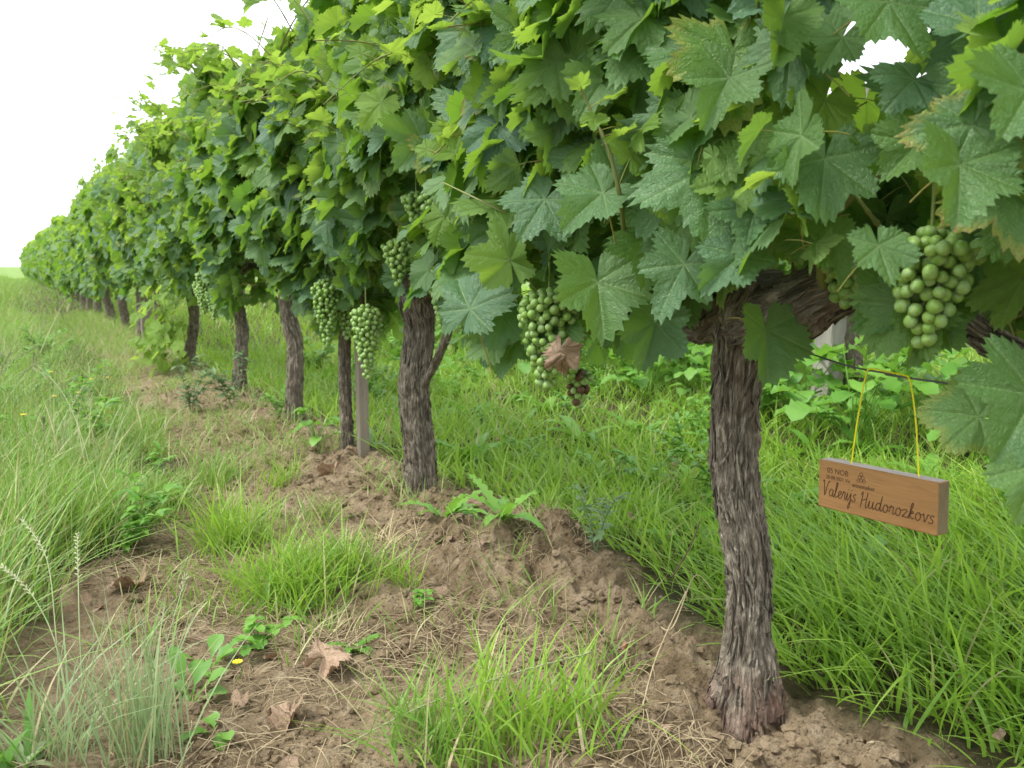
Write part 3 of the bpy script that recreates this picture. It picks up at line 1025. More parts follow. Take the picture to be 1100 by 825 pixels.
# the other vines of the front row --------------------------------------------
def vine(y, xb, label, group, r_, level, rbase=.04, ztop=1.48, n_leaf=900, lean=0.0, xc=0.0, hgt=.56, zlow=.5, size=.072, span=.6, wid=.22, young=.33, clusters=0, name='grapevine', side=.62, clear=None):
    zg = float(ground_z(xb, y))
    root = empty(name, (xb, y, zg - .03), label, 'grapevine', group)
    q = r_.normal(0, .016, (4, 2)) * (.35 if level == 0 else .7 if level == 1 else 1)
    path = [(xb, y, zg - .04), (xb + q[0, 0] * .4, y + q[0, 1] * .4 + lean * .1, zg + .10), (xb + q[1, 0], y + q[1, 1] + lean * .5, zg + .28),
            (xb + q[2, 0], y + q[2, 1] + lean * .85, zg + .43), (xb + q[3, 0] * .5, y + lean, hgt), (xb, y + lean, hgt + .06)]
    rad = np.array([1.25, 1.05, .95, .95, 1.18, .85]) * rbase
    n, ns = {0: (260, 140), 1: (140, 80), 2: (60, 28), 3: (24, 12)}[level]
    trunk_part(root, path, rad, n, ns, M['bark_far'], int(r_.integers(1, 90)), strips={0: 150, 1: 60, 2: 0, 3: 0}[level], flare=.12)
    for sgn in (-1, 1):
        ap = [(xb, y + lean, hgt), (xb + r_.normal(0, .01), y + lean + sgn * .10, hgt + .04), (xb, y + lean + sgn * .3, hgt + .07), (xb, y + sgn * .52, hgt + .06)]
        trunk_part(root, ap, np.array([.7, .55, .38, .25]) * rbase, max(12, n // 3), max(8, ns // 2), M['bark_far'], 5, name='arm')
    if level <= 2:
        paths = grow_shoots(root, y, hgt + .06, ztop + .08, 8 if level < 2 else 5, r_, xb, span)
    else:
        paths = []
    sets = [canopy_leaves(y - span, y + span, n_leaf, xb, ztop, wid, r_, size, zlow, young, side)]
    if clear:
        sets[0] = keep_clear(sets[0], clear)
    if paths:
        sets.append(tip_leaves(paths, r_, 6))
        if level < 2:
            sets.append(tip_leaves(side_shoots(root, y, r_, 11, .8, ztop), r_, 8, .037, .25))
    foliage_part(root, sets, {0: T_HI, 1: T_MID, 2: T_MID, 3: T_LOW}[level], r_, stalk=level <= 2)
    for c in range(clusters):
        grape_cluster(root, (-.10 - .05 * r_.random(), r_.uniform(-.4, .4), hgt + r_.uniform(-.02, .1) - zg), .13, .08, .007, int(r_.integers(1, 999)), False)
    return root

r1 = np.random.default_rng(201)
V1 = vine(1.145, 0, 'second grapevine, its stout straight shaggy trunk standing left of the middle', FRONT, r1, 0, .035, 1.28, 1750, size=.060, zlow=.52, young=.52, hgt=.55, clear=[(on_x(px, py, -.40), on_x(px, py, -.06), .05) for px, py in ((476, 318), (428, 280), (468, 222), (447, 218), (440, 345))])
B1 = np.array(V1.location)
for px, py, X, ln, wd, sd in ((476, 285, -.10, .13, .07, 31), (428, 258, -.12, .10, .075, 32), (470, 205, -.16, .09, .075, 33), (447, 208, -.14, .07, .06, 34)):
    grape_cluster(V1, on_x(px, py, X) - B1, ln, wd, .0072, sd, False)
bag = Bag()
v, f, bk, P, rr = bark_tube([on_x(455, 415, -.005), on_x(470, 385, -.01), on_x(481, 355, -.012), on_x(476, 322, 0)], [.006, .009, .009, .011], 60, 30, .4, 4)
bag.add(v - B1, f, {'bk': bk})
link('dead_stub', bag.mesh('dead_stub', [M['bark_far']], KEYS_B), V1)
r2 = np.random.default_rng(202)
V15 = empty('grapevine', (0, 1.70, float(ground_z(0, 1.70)) - .03), 'slender young grapevine tied beside a tan wooden stake', 'grapevine', FRONT)
trunk_part(V15, [on_x(374, 530), on_x(373, 470), on_x(370, 400), on_x(372, 340), on_x(380, 290)], [.016, .015, .014, .014, .012], 160, 60, M['bark_far'], 6, strips=20)
sp15 = grow_shoots(V15, 1.72, .55, 1.32, 4, r2, spread=.2)
foliage_part(V15, [keep_clear(canopy_leaves(1.45, 1.98, 480, 0, 1.27, .22, r2, .061, .52, .4), [(on_x(px, py, -.4), on_x(px, py, -.05), .065) for px, py in ((352, 345), (394, 368))]), tip_leaves(sp15, r2)], T_HI, r2)
B15 = np.array(V15.location)
for px, py, X, ln, wd, sd in ((350, 300, -.13, .185, .082, 41), (393, 328, -.11, .185, .08, 42), (372, 318, -.06, .12, .07, 44)):
    grape_cluster(V15, on_x(px, py, X) - B15, ln, wd, .0072, sd, False)

V2 = vine(2.268, 0, 'third grapevine with a slim pale grey trunk reaching up to the leaves', FRONT, np.random.default_rng(203), 1, .026, 1.32, 1400, size=.062, zlow=.70, young=.54, hgt=.68, clusters=1)
V3 = vine(3.177, 0, 'fourth grapevine, narrow dark trunk with a dark grape cluster beside it', FRONT, np.random.default_rng(204), 1, .025, 1.37, 1250, size=.064, zlow=.50, young=.54, clusters=4, span=.62)
V4 = vine(4.40, 0, 'fifth grapevine with yellow green suckers growing from its base', FRONT, np.random.default_rng(205), 1, .026, 1.40, 1150, size=.066, lean=-.10, young=.54, clusters=2, span=.64)
rs = np.random.default_rng(77)
bag = Bag()
P, Nn, Tt, L, Ti = [], [], [], [], []
for k in range(95):
    t = rs.random()
    P.append((rs.normal(-.17, .07), 4.28 + rs.normal(-.02, .12), .06 + .44 * t + rs.normal(0, .03)))
    Nn.append((-.7 + rs.normal(0, .3), rs.normal(-.3, .4), .6)); Tt.append((-.4 + rs.normal(0, .4), rs.normal(0, .6), -.6))
    L.append(rs.uniform(.035, .06)); Ti.append((rs.uniform(.9, 1.25), rs.random(), .2))
put_leaves(bag, T_MID, np.array(P) - np.array(V4.location), np.array(Nn), np.array(Tt), np.array(L), np.array(Ti), 0, rs)
tag(link('foliage', bag.mesh('foliage', [M['leaf'], M['petiole']], KEYS_L), V4), 'yellow green sucker leaves at the foot of the trunk')
for k in range(5):
    a = rs.uniform(-.14, .14)
    shoot_part(V4, [(-.02, 4.36, .06), (-.10, 4.33 + a * .5, .2), (-.17, 4.29 + a, .34 + rs.uniform(0, .14))], .003, .0015, 14)

far = [(5.55, 'sixth grapevine, dark trunk half hidden behind the yellow green suckers', .024, 0),
       (7.60, 'seventh grapevine with a dark leaning trunk left of the tan post', .034, -.16),
       (8.90, 'eighth grapevine with a thick greyish trunk next to the leaning one', .04, .0),
       (10.2, 'ninth grapevine with a short dark trunk beside the thick greyish one', .036, .0),
       (11.4, 'tenth grapevine with trunk half hidden where the low leaves close in', .034, .0),
       (6.65, 'grapevine growing just behind the tan square post', .026, .05)]
for k, (y, lab, rb, le) in enumerate(far):
    vine(y, 0, lab, FRONT, np.random.default_rng(300 + k), 2, rb, 1.38, 640, lean=le, size=.070, young=.50, hgt=.58, zlow=.47 if y < 8.5 else .34, span=.68, clusters=1 if y < 7 else 0)
protos = [vine(12.6 + 1.15 * k, 0, 'distant grapevine merging into the far end of the front row', FRONT, np.random.default_rng(330 + k), 3, .034, 1.39, 460, size=.085, young=.5, hgt=.58, zlow=.27, span=.68) for k in range(4)]
def copy_thing(root, loc, label, group, name=None):
    r = root.copy()
    if name:
        r.name = name
    COL.objects.link(r)
    r.location = loc
    r['label'], r['group'] = label, group
    for ch in list(root.children):
        c = ch.copy()
        COL.objects.link(c)
        c.parent = r
        for g in ch.children:
            d = g.copy()
            COL.objects.link(d)
            d.parent = c
    return r
for k in range(24):
    y = 12.6 + 1.15 * (k + 4)
    p = protos[int(rng.integers(0, 4))]
    copy_thing(p, (0, y, p.location.z), 'distant grapevine merging into the far end of the front row', FRONT)

# the row behind (x = 1.9) and a row beyond it ------------------------------------
RX = 1.95
back_labels = ['grapevine of the row behind, seen under the leaves right of the hanging board',
               'grapevine of the row behind, beside the weathered grey post',
               'grapevine of the row behind, its trunk hidden by the nearest trunk',
               'grapevine of the row behind, seen under the low green grape clusters',
               'thin grapevine of the row behind, between the low grape clusters and the second trunk',
               'grapevine of the row behind, its trunk just right of the second trunk']
rb_ = np.random.default_rng(400)
back = []
for k in range(6):
    back.append(vine(.35 + 1.13 * k + rb_.normal(0, .04), RX, back_labels[k], BACK, np.random.default_rng(401 + k), 2, .036, 1.16 if k < 3 else 1.35, 560, size=.078, young=.5, hgt=.62, zlow=.50, side=.7))
for k in range(9):
    p = back[3 + k % 3]
    copy_thing(p, (RX, .35 + 1.13 * (6 + k), p.location.z), 'grapevine of the row behind, hidden among its farther neighbours', BACK)
lowp = vine(1.0, 4.1, 'far grapevine two rows back, low leaves over a thin trunk', 'grapevines two rows back', np.random.default_rng(450), 3, .04, 1.05, 380, size=.085, hgt=.60, zlow=.55)
for k in range(11):
    copy_thing(lowp, (4.1, 2.1 + 1.15 * k, lowp.location.z), 'far grapevine two rows back, low leaves over a thin trunk', 'grapevines two rows back')

# ------------------------------------------------------------------ posts, stake, wire
def post(name, x, y, w, h, mat, label, lean=(0, 0), chamfer=.12, nseg=40, seed=1):
    zg = float(ground_z(x, y)) - .05
    o_ = []
    c = w / 2
    k = c * chamfer
    sec = np.array([(-c + k, -c), (c - k, -c), (c, -c + k), (c, c - k), (c - k, c), (-c + k, c), (-c, c - k), (-c, -c + k)])
    Vv = []
    zs = np.linspace(0, h + .05, nseg)
    for z in zs:
        jig = (vnoise(np.arange(8) * 3.1 + seed, z * 14, seed) - .5) * w * .07
        Vv.append(np.column_stack([sec[:, 0] * (1 + jig / c) + lean[0] * z, sec[:, 1] * (1 + jig / c) + lean[1] * z, np.full(8, z)]))
    Vv = np.concatenate(Vv)
    ii = np.arange(nseg - 1)[:, None] * 8
    jj = np.arange(8)[None]
    q = np.stack([ii + jj, ii + (jj + 1) % 8, ii + 8 + (jj + 1) % 8, ii + 8 + jj], -1).reshape(-1, 4)
    top = np.arange(8)[None] + (nseg - 1) * 8
    return tag(link(name, mesh_np(name, Vv, [q, top], {}, [mat], None, False), None, (x, y, zg)), label, 'post')

sx = on_x(385, 470, .02)
post('wooden_stake', .035, float(sx[1]), .031, .72, M['stake'], 'tan wooden stake right beside the slender young grapevine', (.0, .0), seed=3)
post('wooden_post', .03, 6.45, .075, .80, M['stake'], 'pale tan square post standing among the far front trunks', (0, 0), seed=5)
pp = CAM + ray(886, 400) * 3.42
post('wooden_post', float(pp[0]), float(pp[1]), .082, 1.20, M['post'], 'weathered grey wooden post behind the nearest vine', (.045, -.026), seed=9)

wp = [(.0, -1.3, .49), (.0, -.75, .497), tuple(on_x(990, 408, 0)), tuple(on_x(955, 401.5, .0)), tuple(on_x(915, 394, .006)), (.035, -.10, .512), (.046, -.02, .524), (.03, .1, .535), (.0, .35, .545), (.05, 1.145, .55), (0, 1.7, .55), (.05, 2.27, .56), (.04, 3.18, .56), (0, 6.4, .58)]
P = spline(wp, 160)
v, f, _ = tube(P, np.full(160, .00125), 6)
tag(link('trellis_wire', mesh_np('trellis_wire', v, f, {}, [M['wire']])), 'thin dark steel wire running along the front row and carrying the board', 'wire')

# ------------------------------------------------------------------ the hanging board
TL, TR, BR, BL = on_x(877, 492, -.010), on_x(1006, 519, -.010), on_x(1008, 576, -.010), on_x(881, 544.5, -.010)
cen = (TL + TR + BR + BL) / 4
ux = unit(((TR - TL) + (BR - BL)))           # along the board, left to right as read
uz = unit(((TL - BL) + (TR - BR)))
uz = unit(uz - ux * (uz @ ux))
un = np.cross(ux, uz)                          # out of the face, to the reader
if un[0] > 0:
    un = -un
bw = (np.linalg.norm(TR - TL) + np.linalg.norm(BR - BL)) / 2
bh = (np.linalg.norm(TL - BL) + np.linalg.norm(TR - BR)) / 2
bt = .021
sign = empty('hanging_sign', cen - un * bt / 2, 'small oak name board hanging from the wire on a yellow cord', 'sign')
def sgn_pt(a, b, c=0.0):                       # a, b from the board's middle along and up, c out of the face
    return ux * a + uz * b + un * (bt / 2 + c)
# board with eased edges
bag = Bag()
hw, hh, e = bw / 2, bh / 2, .0013
def face(pts, mat):
    bag.add(np.array(pts), [[[0, 1, 2, 3]]], None, mat)
def bp(a, b, c):
    return ux * a + uz * b + un * c
ht = bt / 2
for s_ in (1, -1):
    q = [bp(-hw + e, -hh + e, s_ * ht), bp(hw - e, -hh + e, s_ * ht), bp(hw - e, hh - e, s_ * ht), bp(-hw + e, hh - e, s_ * ht)]
    face(q if s_ > 0 else q[::-1], 0)
    q = [bp(s_ * hw, -hh + e, ht - e), bp(s_ * hw, -hh + e, -ht + e), bp(s_ * hw, hh - e, -ht + e), bp(s_ * hw, hh - e, ht - e)]
    face(q if s_ > 0 else q[::-1], 1)
    q = [bp(-hw + e, s_ * hh, ht - e), bp(hw - e, s_ * hh, ht - e), bp(hw - e, s_ * hh, -ht + e), bp(-hw + e, s_ * hh, -ht + e)]
    face(q if s_ > 0 else q[::-1], 2)
    for t_ in (1, -1):
        face([bp(s_ * (hw - e), -hh + e, t_ * ht), bp(s_ * hw, -hh + e, t_ * (ht - e)), bp(s_ * hw, hh - e, t_ * (ht - e)), bp(s_ * (hw - e), hh - e, t_ * ht)], 0)
        face([bp(-hw + e, s_ * (hh - e), t_ * ht), bp(hw - e, s_ * (hh - e), t_ * ht), bp(hw - e, s_ * hh, t_ * (ht - e)), bp(-hw + e, s_ * hh, t_ * (ht - e))], 0)
        face([bp(s_ * (hw - e), t_ * hh, -ht + e), bp(s_ * hw, t_ * (hh - e), -ht + e), bp(s_ * hw, t_ * (hh - e), ht - e), bp(s_ * (hw - e), t_ * hh, ht - e)], 0)
link('board', bag.mesh('board', [M['board_face'], M['board_end'], M['board_top']], (), False), sign)

# handwriting burnt into the face: strokes in a small letter box (x, y), x-height 1
LET = {
    'V': ([[(0, 1.75), (.10, 1.95), (.22, 1.8), (.35, .9), (.5, .05), (.68, .8), (.85, 1.6), (1.02, 1.95), (1.15, 1.85)]], 1.15),
    'a': ([[(.72, .85), (.5, 1), (.22, .85), (.1, .45), (.25, .08), (.5, .15), (.68, .5), (.74, .9), (.72, .3), (.82, .05), (1.0, .2)]], .95),
    'l': ([[(0, .2), (.25, .9), (.42, 1.7), (.34, 1.98), (.2, 1.7), (.16, .6), (.25, .08), (.5, .15), (.6, .3)]], .6),
    'e': ([[(0, .3), (.4, .55), (.55, .8), (.42, 1), (.2, .85), (.14, .4), (.3, .06), (.55, .12), (.72, .32)]], .7),
    'r': ([[(0, .25), (.2, 1.05), (.28, .9), (.5, .92), (.48, .4), (.58, .06), (.75, .25)]], .72),
    'i': ([[(0, .3), (.18, .98), (.16, .35), (.28, .05), (.5, .3)], [(.22, 1.38), (.26, 1.46)]], .48),
    'j': ([[(0, .3), (.25, 1.0), (.27, .2), (.2, -.7), (.02, -.95), (-.06, -.7), (.2, -.1), (.5, .3)], [(.3, 1.38), (.34, 1.46)]], .5),
    's': ([[(.6, .85), (.4, 1), (.2, .82), (.3, .58), (.52, .38), (.45, .1), (.22, .03), (.05, .2)]], .75),
    'H': ([[(0, 1.55), (.12, 1.9), (.2, 1.8), (.15, .9), (.08, .0)], [(.08, .8), (.45, 1.0), (.78, 1.12)], [(.82, 1.95), (.74, 1.0), (.72, .12), (.86, .02), (1.0, .25)]], 1.02),
    'u': ([[(0, .35), (.14, 1.0), (.12, .35), (.25, .05), (.5, .25), (.62, .98), (.6, .3), (.72, .05), (.92, .28)]], .9),
    'd': ([[(.62, .85), (.42, 1), (.18, .8), (.1, .4), (.25, .06), (.5, .2), (.66, .9), (.74, 1.95), (.66, .5), (.76, .05), (.95, .25)]], .92),
    'o': ([[(.5, .98), (.25, .92), (.1, .5), (.25, .08), (.5, .08), (.68, .5), (.56, .92), (.45, .98), (.62, .8), (.9, .85)]], .85),
    'z': ([[(.08, .85), (.25, 1.0), (.55, .92), (.35, .5), (.08, .08), (.3, .14), (.6, .05), (.78, .22)]], .78),
    'k': ([[(0, .2), (.25, 1.0), (.4, 1.75), (.28, 1.95), (.18, 1.4), (.12, .0)], [(.14, .5), (.4, .95), (.52, .8), (.2, .5), (.5, .08), (.72, .22)]], .74),
    'v': ([[(0, .8), (.14, 1.0), (.22, .6), (.34, .05), (.52, .5), (.62, .98), (.8, .9)]], .74),
}
def write(word, a0, b0, xh, adv, slant=.12, r=.00042, slope=0.0):
    """pen strokes for a word from the lower left corner (a0, b0) on the board face"""
    bg_ = Bag()
    x = 0.0
    for ch in word:
        strokes, wdt = LET[ch]
        for st in strokes:
            s2 = spline(np.array([(p[0], p[1], 0) for p in st]), max(6, len(st) * 5))
            pts = [sgn_pt(a0 + (x + q[0] + slant * q[1]) * xh * adv, b0 + q[1] * xh + slope * (x + q[0]) * xh, .00002) for q in s2]
            v, f, _ = tube(np.array(pts), np.full(len(pts), r), 5)
            bg_.add(v, f)
        x += wdt
    return bg_
w1 = write('Valerijs', -hw + .0060, -hh + .0160, .0100, .90, .14, .0006)
link('lettering', w1.mesh('lettering', [M['burn']]), sign)['label'] = 'burnt handwritten first name'
w2 = write('Hudorozkovs', -hw + .0640, -hh + .0125, .0098, 1.12, .12, .0006)
link('lettering', w2.mesh('lettering', [M['burn']]), sign)['label'] = 'burnt handwritten surname'

def printed(text, a, b, size, name='lettering', stretch=1.0, ex=.0001):
    cu = bpy.data.curves.new('print', 'FONT')
    cu.body = text
    cu.size = size
    cu.extrude = ex
    tmp = bpy.data.objects.new('print', cu)
    COL.objects.link(tmp)
    me = bpy.data.meshes.new_from_object(tmp.evaluated_get(bpy.context.evaluated_depsgraph_get()))
    co = np.zeros(len(me.vertices) * 3)
    me.vertices.foreach_get('co', co)
    co = co.reshape(-1, 3)
    W = np.array([sgn_pt(a + c[0] * stretch, b + c[1], c[2] + .00012) for c in co])
    me.vertices.foreach_set('co', W.astype(np.float32).ravel())
    me.materials.clear()
    me.materials.append(M['burn'])
    COL.objects.unlink(tmp)
    bpy.data.objects.remove(tmp)
    me.update()
    return link(name, me, sign)
printed('05 NOB', -hw + .0135, hh - .0150, .0100, stretch=.95)
printed('28-08-2021 Vin', -hw + .0120, hh - .0225, .0065, stretch=.92)
printed('winemaker', -hw + .0520, hh - .0262, .0082, stretch=.90)
# the little bunch-of-grapes emblem above the word
bg_ = Bag()
for (a, b) in ((-.0026, .0), (.0026, .0), (0, -.0035), (0, .0040), (-.0040, -.0042), (.0040, -.0042)):
    th = np.linspace(0, 2 * math.pi, 17)
    pts = np.array([sgn_pt(-hw + .0650 + a + .0021 * math.cos(t), hh - .0128 + b + .0021 * math.sin(t), .00002) for t in th])
    v, f, _ = tube(pts, np.full(17, .00034), 5, caps=False)
    bg_.add(v, f)
link('emblem', bg_.mesh('emblem', [M['burn']]), sign)['label'] = 'small burnt emblem of a bunch of grapes'
# yellow cord from the board up and over the wire
SB = np.array(sign.location)
cp = [on_x(914.5, 494, -.0), on_x(921, 452, -.002), on_x(930, 404, -.003), on_x(936, 396.5, -.001), on_x(953, 399.5, -.004), on_x(971, 403, -.003), on_x(978, 411, -.003), on_x(984, 455, -.002), on_x(987, 514, 0)]
cp = [np.array(q) for q in cp]
# ends sunk into the board's top
cp[0] = np.array(cp[0]) - uz * .006
v, f, _ = tube(spline(np.array(cp), 90) - SB, np.full(90, .00100), 7)
link('cord', mesh_np('cord', v, f, {}, [M['cord']]), sign)

# ------------------------------------------------------------------ grass
def blade_arrays(P, h, w, az, lean, curve, tint, segs=5, yaw=None, r_=None):
    r_ = r_ or rng
    n = len(P)
    t = np.linspace(0, 1, segs + 1)
    hd = np.stack([np.cos(az), np.sin(az), np.zeros(n)], -1)
    wa = az + math.pi / 2 + r_.normal(0, .7, n)
    wd_ = np.stack([np.cos(wa), np.sin(wa), np.zeros(n)], -1)
    out = (lean[:, None] * t + curve[:, None] * t ** 2) * h[:, None]
    zz = (t[None] * np.sqrt(np.clip(1 - lean[:, None] ** 2 * .5, .3, 1)) - .55 * curve[:, None] * t[None] ** 2.2) * h[:, None]
    C = P[:, None, :] + hd[:, None, :] * out[..., None] + np.array([0, 0, 1.0]) * zz[..., None]
    ww = w[:, None] * (np.minimum(1, .55 + t * 1.2) * (1 - t ** 2.2))[None] * .5
    Lf = C[:, :-1] - wd_[:, None, :] * ww[:, :-1, None]
    Rt = C[:, :-1] + wd_[:, None, :] * ww[:, :-1, None]
    V = np.concatenate([Lf, Rt, C[:, -1:]], 1)                  # segs left, segs right, tip
    m = 2 * segs + 1
    a = np.arange(segs - 1)
    q = np.stack([a, segs + a, segs + a + 1, a + 1], -1)
    tr = np.array([[segs - 1, 2 * segs - 1, 2 * segs]])
    offs = (np.arange(n) * m)[:, None, None]
    F = [(q[None] + offs).reshape(-1, 4), (tr[None] + offs).reshape(-1, 3)]
    tt = np.repeat(tint, m, 0)
    return V.reshape(-1, 3), F, tt

def scatter(x0, x1, y0, y1, n, keep, r_):
    x, y = r_.uniform(x0, x1, n), r_.uniform(y0, y1, n)
    ok = r_.random(n) < keep(x, y)
    return x[ok], y[ok]

def grass_mesh(name, x, y, hf, wf, mat, r_, lean=(.25, .2), curve=(.25, .2), dry=.08, az=None, segs=5, tintf=None):
    n = len(x)
    P = np.stack([x, y, ground_z(x, y) - .006], -1)
    h = hf(x, y) * r_.uniform(.45, 1.2, n)
    w = wf * r_.uniform(.6, 1.4, n)
    a = r_.uniform(0, 2 * math.pi, n) if az is None else az + r_.normal(0, .9, n)
    d = (r_.random(n) < dry).astype(float) * r_.uniform(.4, 1, n)
    tint = np.stack([np.clip(r_.normal(.45, .36, n), 0, 1), np.zeros(n), d], -1)
    V, F, tt = blade_arrays(P, h, w, a, np.abs(r_.normal(*lean, n)).clip(0, 1.1), np.abs(r_.normal(*curve, n)).clip(0, .9), tint, segs, r_=r_)
    return mesh_np(name, V, F, {'tint': tt}, [mat])

rg = np.random.default_rng(500)
patch = lambda x, y, s=2.2, o=0: fbm(x * s + o, y * s + 3, 2, 3)
# left meadow
def k_left(x, y):
    return (1 - soil_mask(x, y)) * sstep(.34, .58, patch(x, y, 3.6) + .12) * sstep(.0, -.05, x + .2 - .5 * sstep(7, 11, y))
x1, y1 = scatter(-2.2, -.3, .0, 3.2, 52000, k_left, rg)
x2, y2 = scatter(-3.0, .3, 3.2, 11, 60000, k_left, rg)
x3, y3 = scatter(-5, .3, 11, 48, 34000, k_left, rg)
hl_ = lambda x, y: .05 + .13 * sstep(-.5, -.95, x) + .12 * patch(x, y, 4)
tag(link('meadow_grass', grass_mesh('meadow_grass', np.r_[x1, x2], np.r_[y1, y2], hl_, .0034, M['meadow'], rg, (.32, .27), (.3, .22), .24)), 'tall fine meadow grass on the left of the bare path', 'grass', kind='stuff')
tag(link('meadow_grass', grass_mesh('meadow_grass', x3, y3, lambda x, y: hl_(x, y) * 1.15, .009, M['meadow'], rg, (.3, .2), (.3, .2), .15, segs=3)), 'distant meadow grass running up to the skyline on the left', 'grass', kind='stuff')
x4, y4 = scatter(-1.6, -.5, .1, 6, 9000, lambda x, y: k_left(x, y) * sstep(.5, .62, patch(x, y, 3.7, 31)), rg)
tag(link('meadow_grass', grass_mesh('meadow_grass', x4, y4, lambda x, y: .18 + .22 * patch(x, y, 4), .0030, M['pale'], rg, (.35, .3), (.25, .2), .35)), 'pale wiry grass stems mixed into the left meadow', 'grass', kind='stuff')
# lush grass right of and behind the row
def k_right(x, y):
    return (1 - soil_mask(x, y)) * sstep(.04, .12, x - np.interp(y, *XR) + .06) * sstep(.25, .5, patch(x, y, 2.6, 7) + .2)
xa, ya = scatter(0.0, 1.3, -.75, 1.6, 11000, k_right, rg)
xb2, yb2 = scatter(0.0, 4.2, -.7, 5.5, 50000, k_right, rg)
xc2, yc2 = scatter(0.0, 9, 5.5, 26, 42000, k_right, rg)
tag(link('lush_grass', grass_mesh('lush_grass', xa, ya, lambda x, y: .08 + .15 * sstep(.9, -.2, y) * sstep(.02, .25, x - np.interp(y, *XR)), .0062, M['grass'], rg, (.50, .32), (.40, .2), .05, az=2.6, segs=6)), 'long bright green grass leaning over below the hanging board', 'grass', kind='stuff')
tag(link('lush_grass', grass_mesh('lush_grass', xb2, yb2, lambda x, y: .05 + .15 * patch(x, y, 3), .0058, M['grass'], rg, (.35, .25), (.35, .2), .07)), 'bright green grass between the front row and the row behind', 'grass', kind='stuff')
tag(link('lush_grass', grass_mesh('lush_grass', xc2, yc2, lambda x, y: .15 + .05 * patch(x, y, 2), .011, M['grass'], rg, (.3, .2), (.3, .2), .06, segs=3)), 'far green grass seen under the canopy between the trunks', 'grass', kind='stuff')
# sparse blades in the bare strip
def k_soil(x, y):
    return soil_mask(x, y) * np.maximum(sstep(.49, .62, patch(x, y, 4.5, 20)) * .8, .7 * sstep(2.2, 7, y))
xs, ys = scatter(-1.05, .2, .0, 11, 60000, k_soil, rg)
tag(link('path_grass', grass_mesh('path_grass', xs, ys, lambda x, y: .04 + .08 * patch(x, y, 5) + .06 * sstep(4, 9, y), .0028, M['meadow'], rg, (.45, .3), (.3, .2), .35)), 'thin scattered grass blades growing on the bare soil path', 'grass', kind='stuff')

# separate tufts
def tuft(px, py, rad, n, h, w, mat, label, seed, lean=(.3, .2), curve=(.3, .2), dry=.08, az=None, squash=1.0):
    r_ = np.random.default_rng(seed)
    c = on_ground(px, py)
    a, q = r_.uniform(0, 6.28, n), rad * np.sqrt(r_.random(n)) * np.clip(r_.normal(.8, .3, n), .1, 1.3)
    x, y = c[0] + q * np.cos(a), c[1] + q * np.sin(a) * squash
    me = grass_mesh('grass_tuft', x, y, lambda x, y: np.full_like(x, h), w, mat, r_, lean, curve, dry, az=None)
    # move the blades outward from the middle of the tuft
    o = link('grass_tuft', me, None, (0, 0, 0))
    me.transform(__import__('mathutils').Matrix.Translation((-float(c[0]), -float(c[1]), -float(c[2]))))
    o.location = [float(k) for k in c]
    return tag(o, label, 'grass tuft', 'grass tufts on the bare soil')
tuft(318, 640, .125, 620, .15, .0034, M['grass'], 'dense fine green tuft with a dark red leaf in it', 1, (.35, .25), (.35, .2), .05)
tuft(250, 590, .09, 300, .17, .0034, M['grass'], 'upright green tuft left of the dense fine one', 2, (.3, .2), (.3, .2), .08)
tuft(375, 620, .07, 210, .12, .0034, M['meadow'], 'short pale tuft right of the dense fine one', 12, (.4, .2), (.3, .2), .2)
tuft(545, 800, .085, 150, .17, .0042, M['grass'], 'loose upright tuft in the bare soil at the bottom middle', 3, (.22, .2), (.25, .2), .08)
tuft(480, 815, .07, 110, .14, .0038, M['meadow'], 'thin tuft at the bottom edge left of the loose upright one', 4, (.4, .2), (.3, .2), .15)
tuft(620, 790, .07, 80, .15, .0042, M['grass'], 'sparse tuft between the loose upright tuft and the nearest trunk', 5, (.3, .2), (.3, .2), .05)
tuft(405, 585, .10, 170, .09, .0022, M['straw'], 'matted dry straw tuft left of the clod mound', 21, (.75, .3), (.5, .2), .6)
tuft(345, 560, .07, 110, .09, .0030, M['meadow'], 'low half dry tuft behind the dense fine tuft', 22, (.5, .3), (.3, .2), .4)
tuft(230, 520, .08, 150, .13, .0032, M['meadow'], 'green tuft on the left edge of the path in front of the fourth trunk', 23, (.35, .2), (.3, .2), .12)
tuft(430, 625, .05, 70, .10, .0030, M['grass'], 'small sparse tuft at the left foot of the clod mound', 24, (.4, .2), (.3, .2), .15)
tuft(350, 690, .08, 90, .06, .0020, M['straw'], 'flattened straw tuft beside the pale crumpled leaf', 25, (.8, .3), (.4, .2), .7)
tuft(640, 720, .07, 60, .09, .0030, M['meadow'], 'thin half dry tuft left of the nearest trunk', 26, (.4, .2), (.3, .2), .3)
tuft(300, 520, .06, 90, .10, .0030, M['grass'], 'small green tuft on the path before the third trunk', 27, (.35, .2), (.3, .2), .1)
tuft(440, 790, .06, 90, .12, .0030, M['meadow'], 'loose half dry tuft at the bottom edge', 28, (.45, .25), (.3, .2), .25)
tuft(690, 560, .06, 90, .13, .0040, M['grass'], 'fresh tuft on the edge of the clod mound by the lush grass', 29, (.35, .2), (.3, .2), .05)
tuft(150, 812, .06, 150, .20, .0026, M['pale'], 'stiff pale silvery tuft at the lower left', 6, (.16, .12), (.10, .1), .1)
tuft(60, 812, .05, 60, .20, .0030, M['pale'], 'pale wiry tuft in the lower left corner', 7, (.4, .2), (.3, .2), .15)
tuft(62, 585, .16, 620, .22, .0030, M['meadow'], 'big yellowish green tuft above the dead leaves on the left', 8, (.35, .2), (.3, .2), .25)
tuft(480, 470, .06, 60, .16, .006, M['grass'], 'broad bladed tuft just right of the second trunk', 9, (.35, .2), (.4, .2), .02)
tuft(14, 830, .03, 9, .10, .012, M['weed'], 'broad leaved grass plant in the very corner', 10, (.4, .2), (.35, .15), .0)

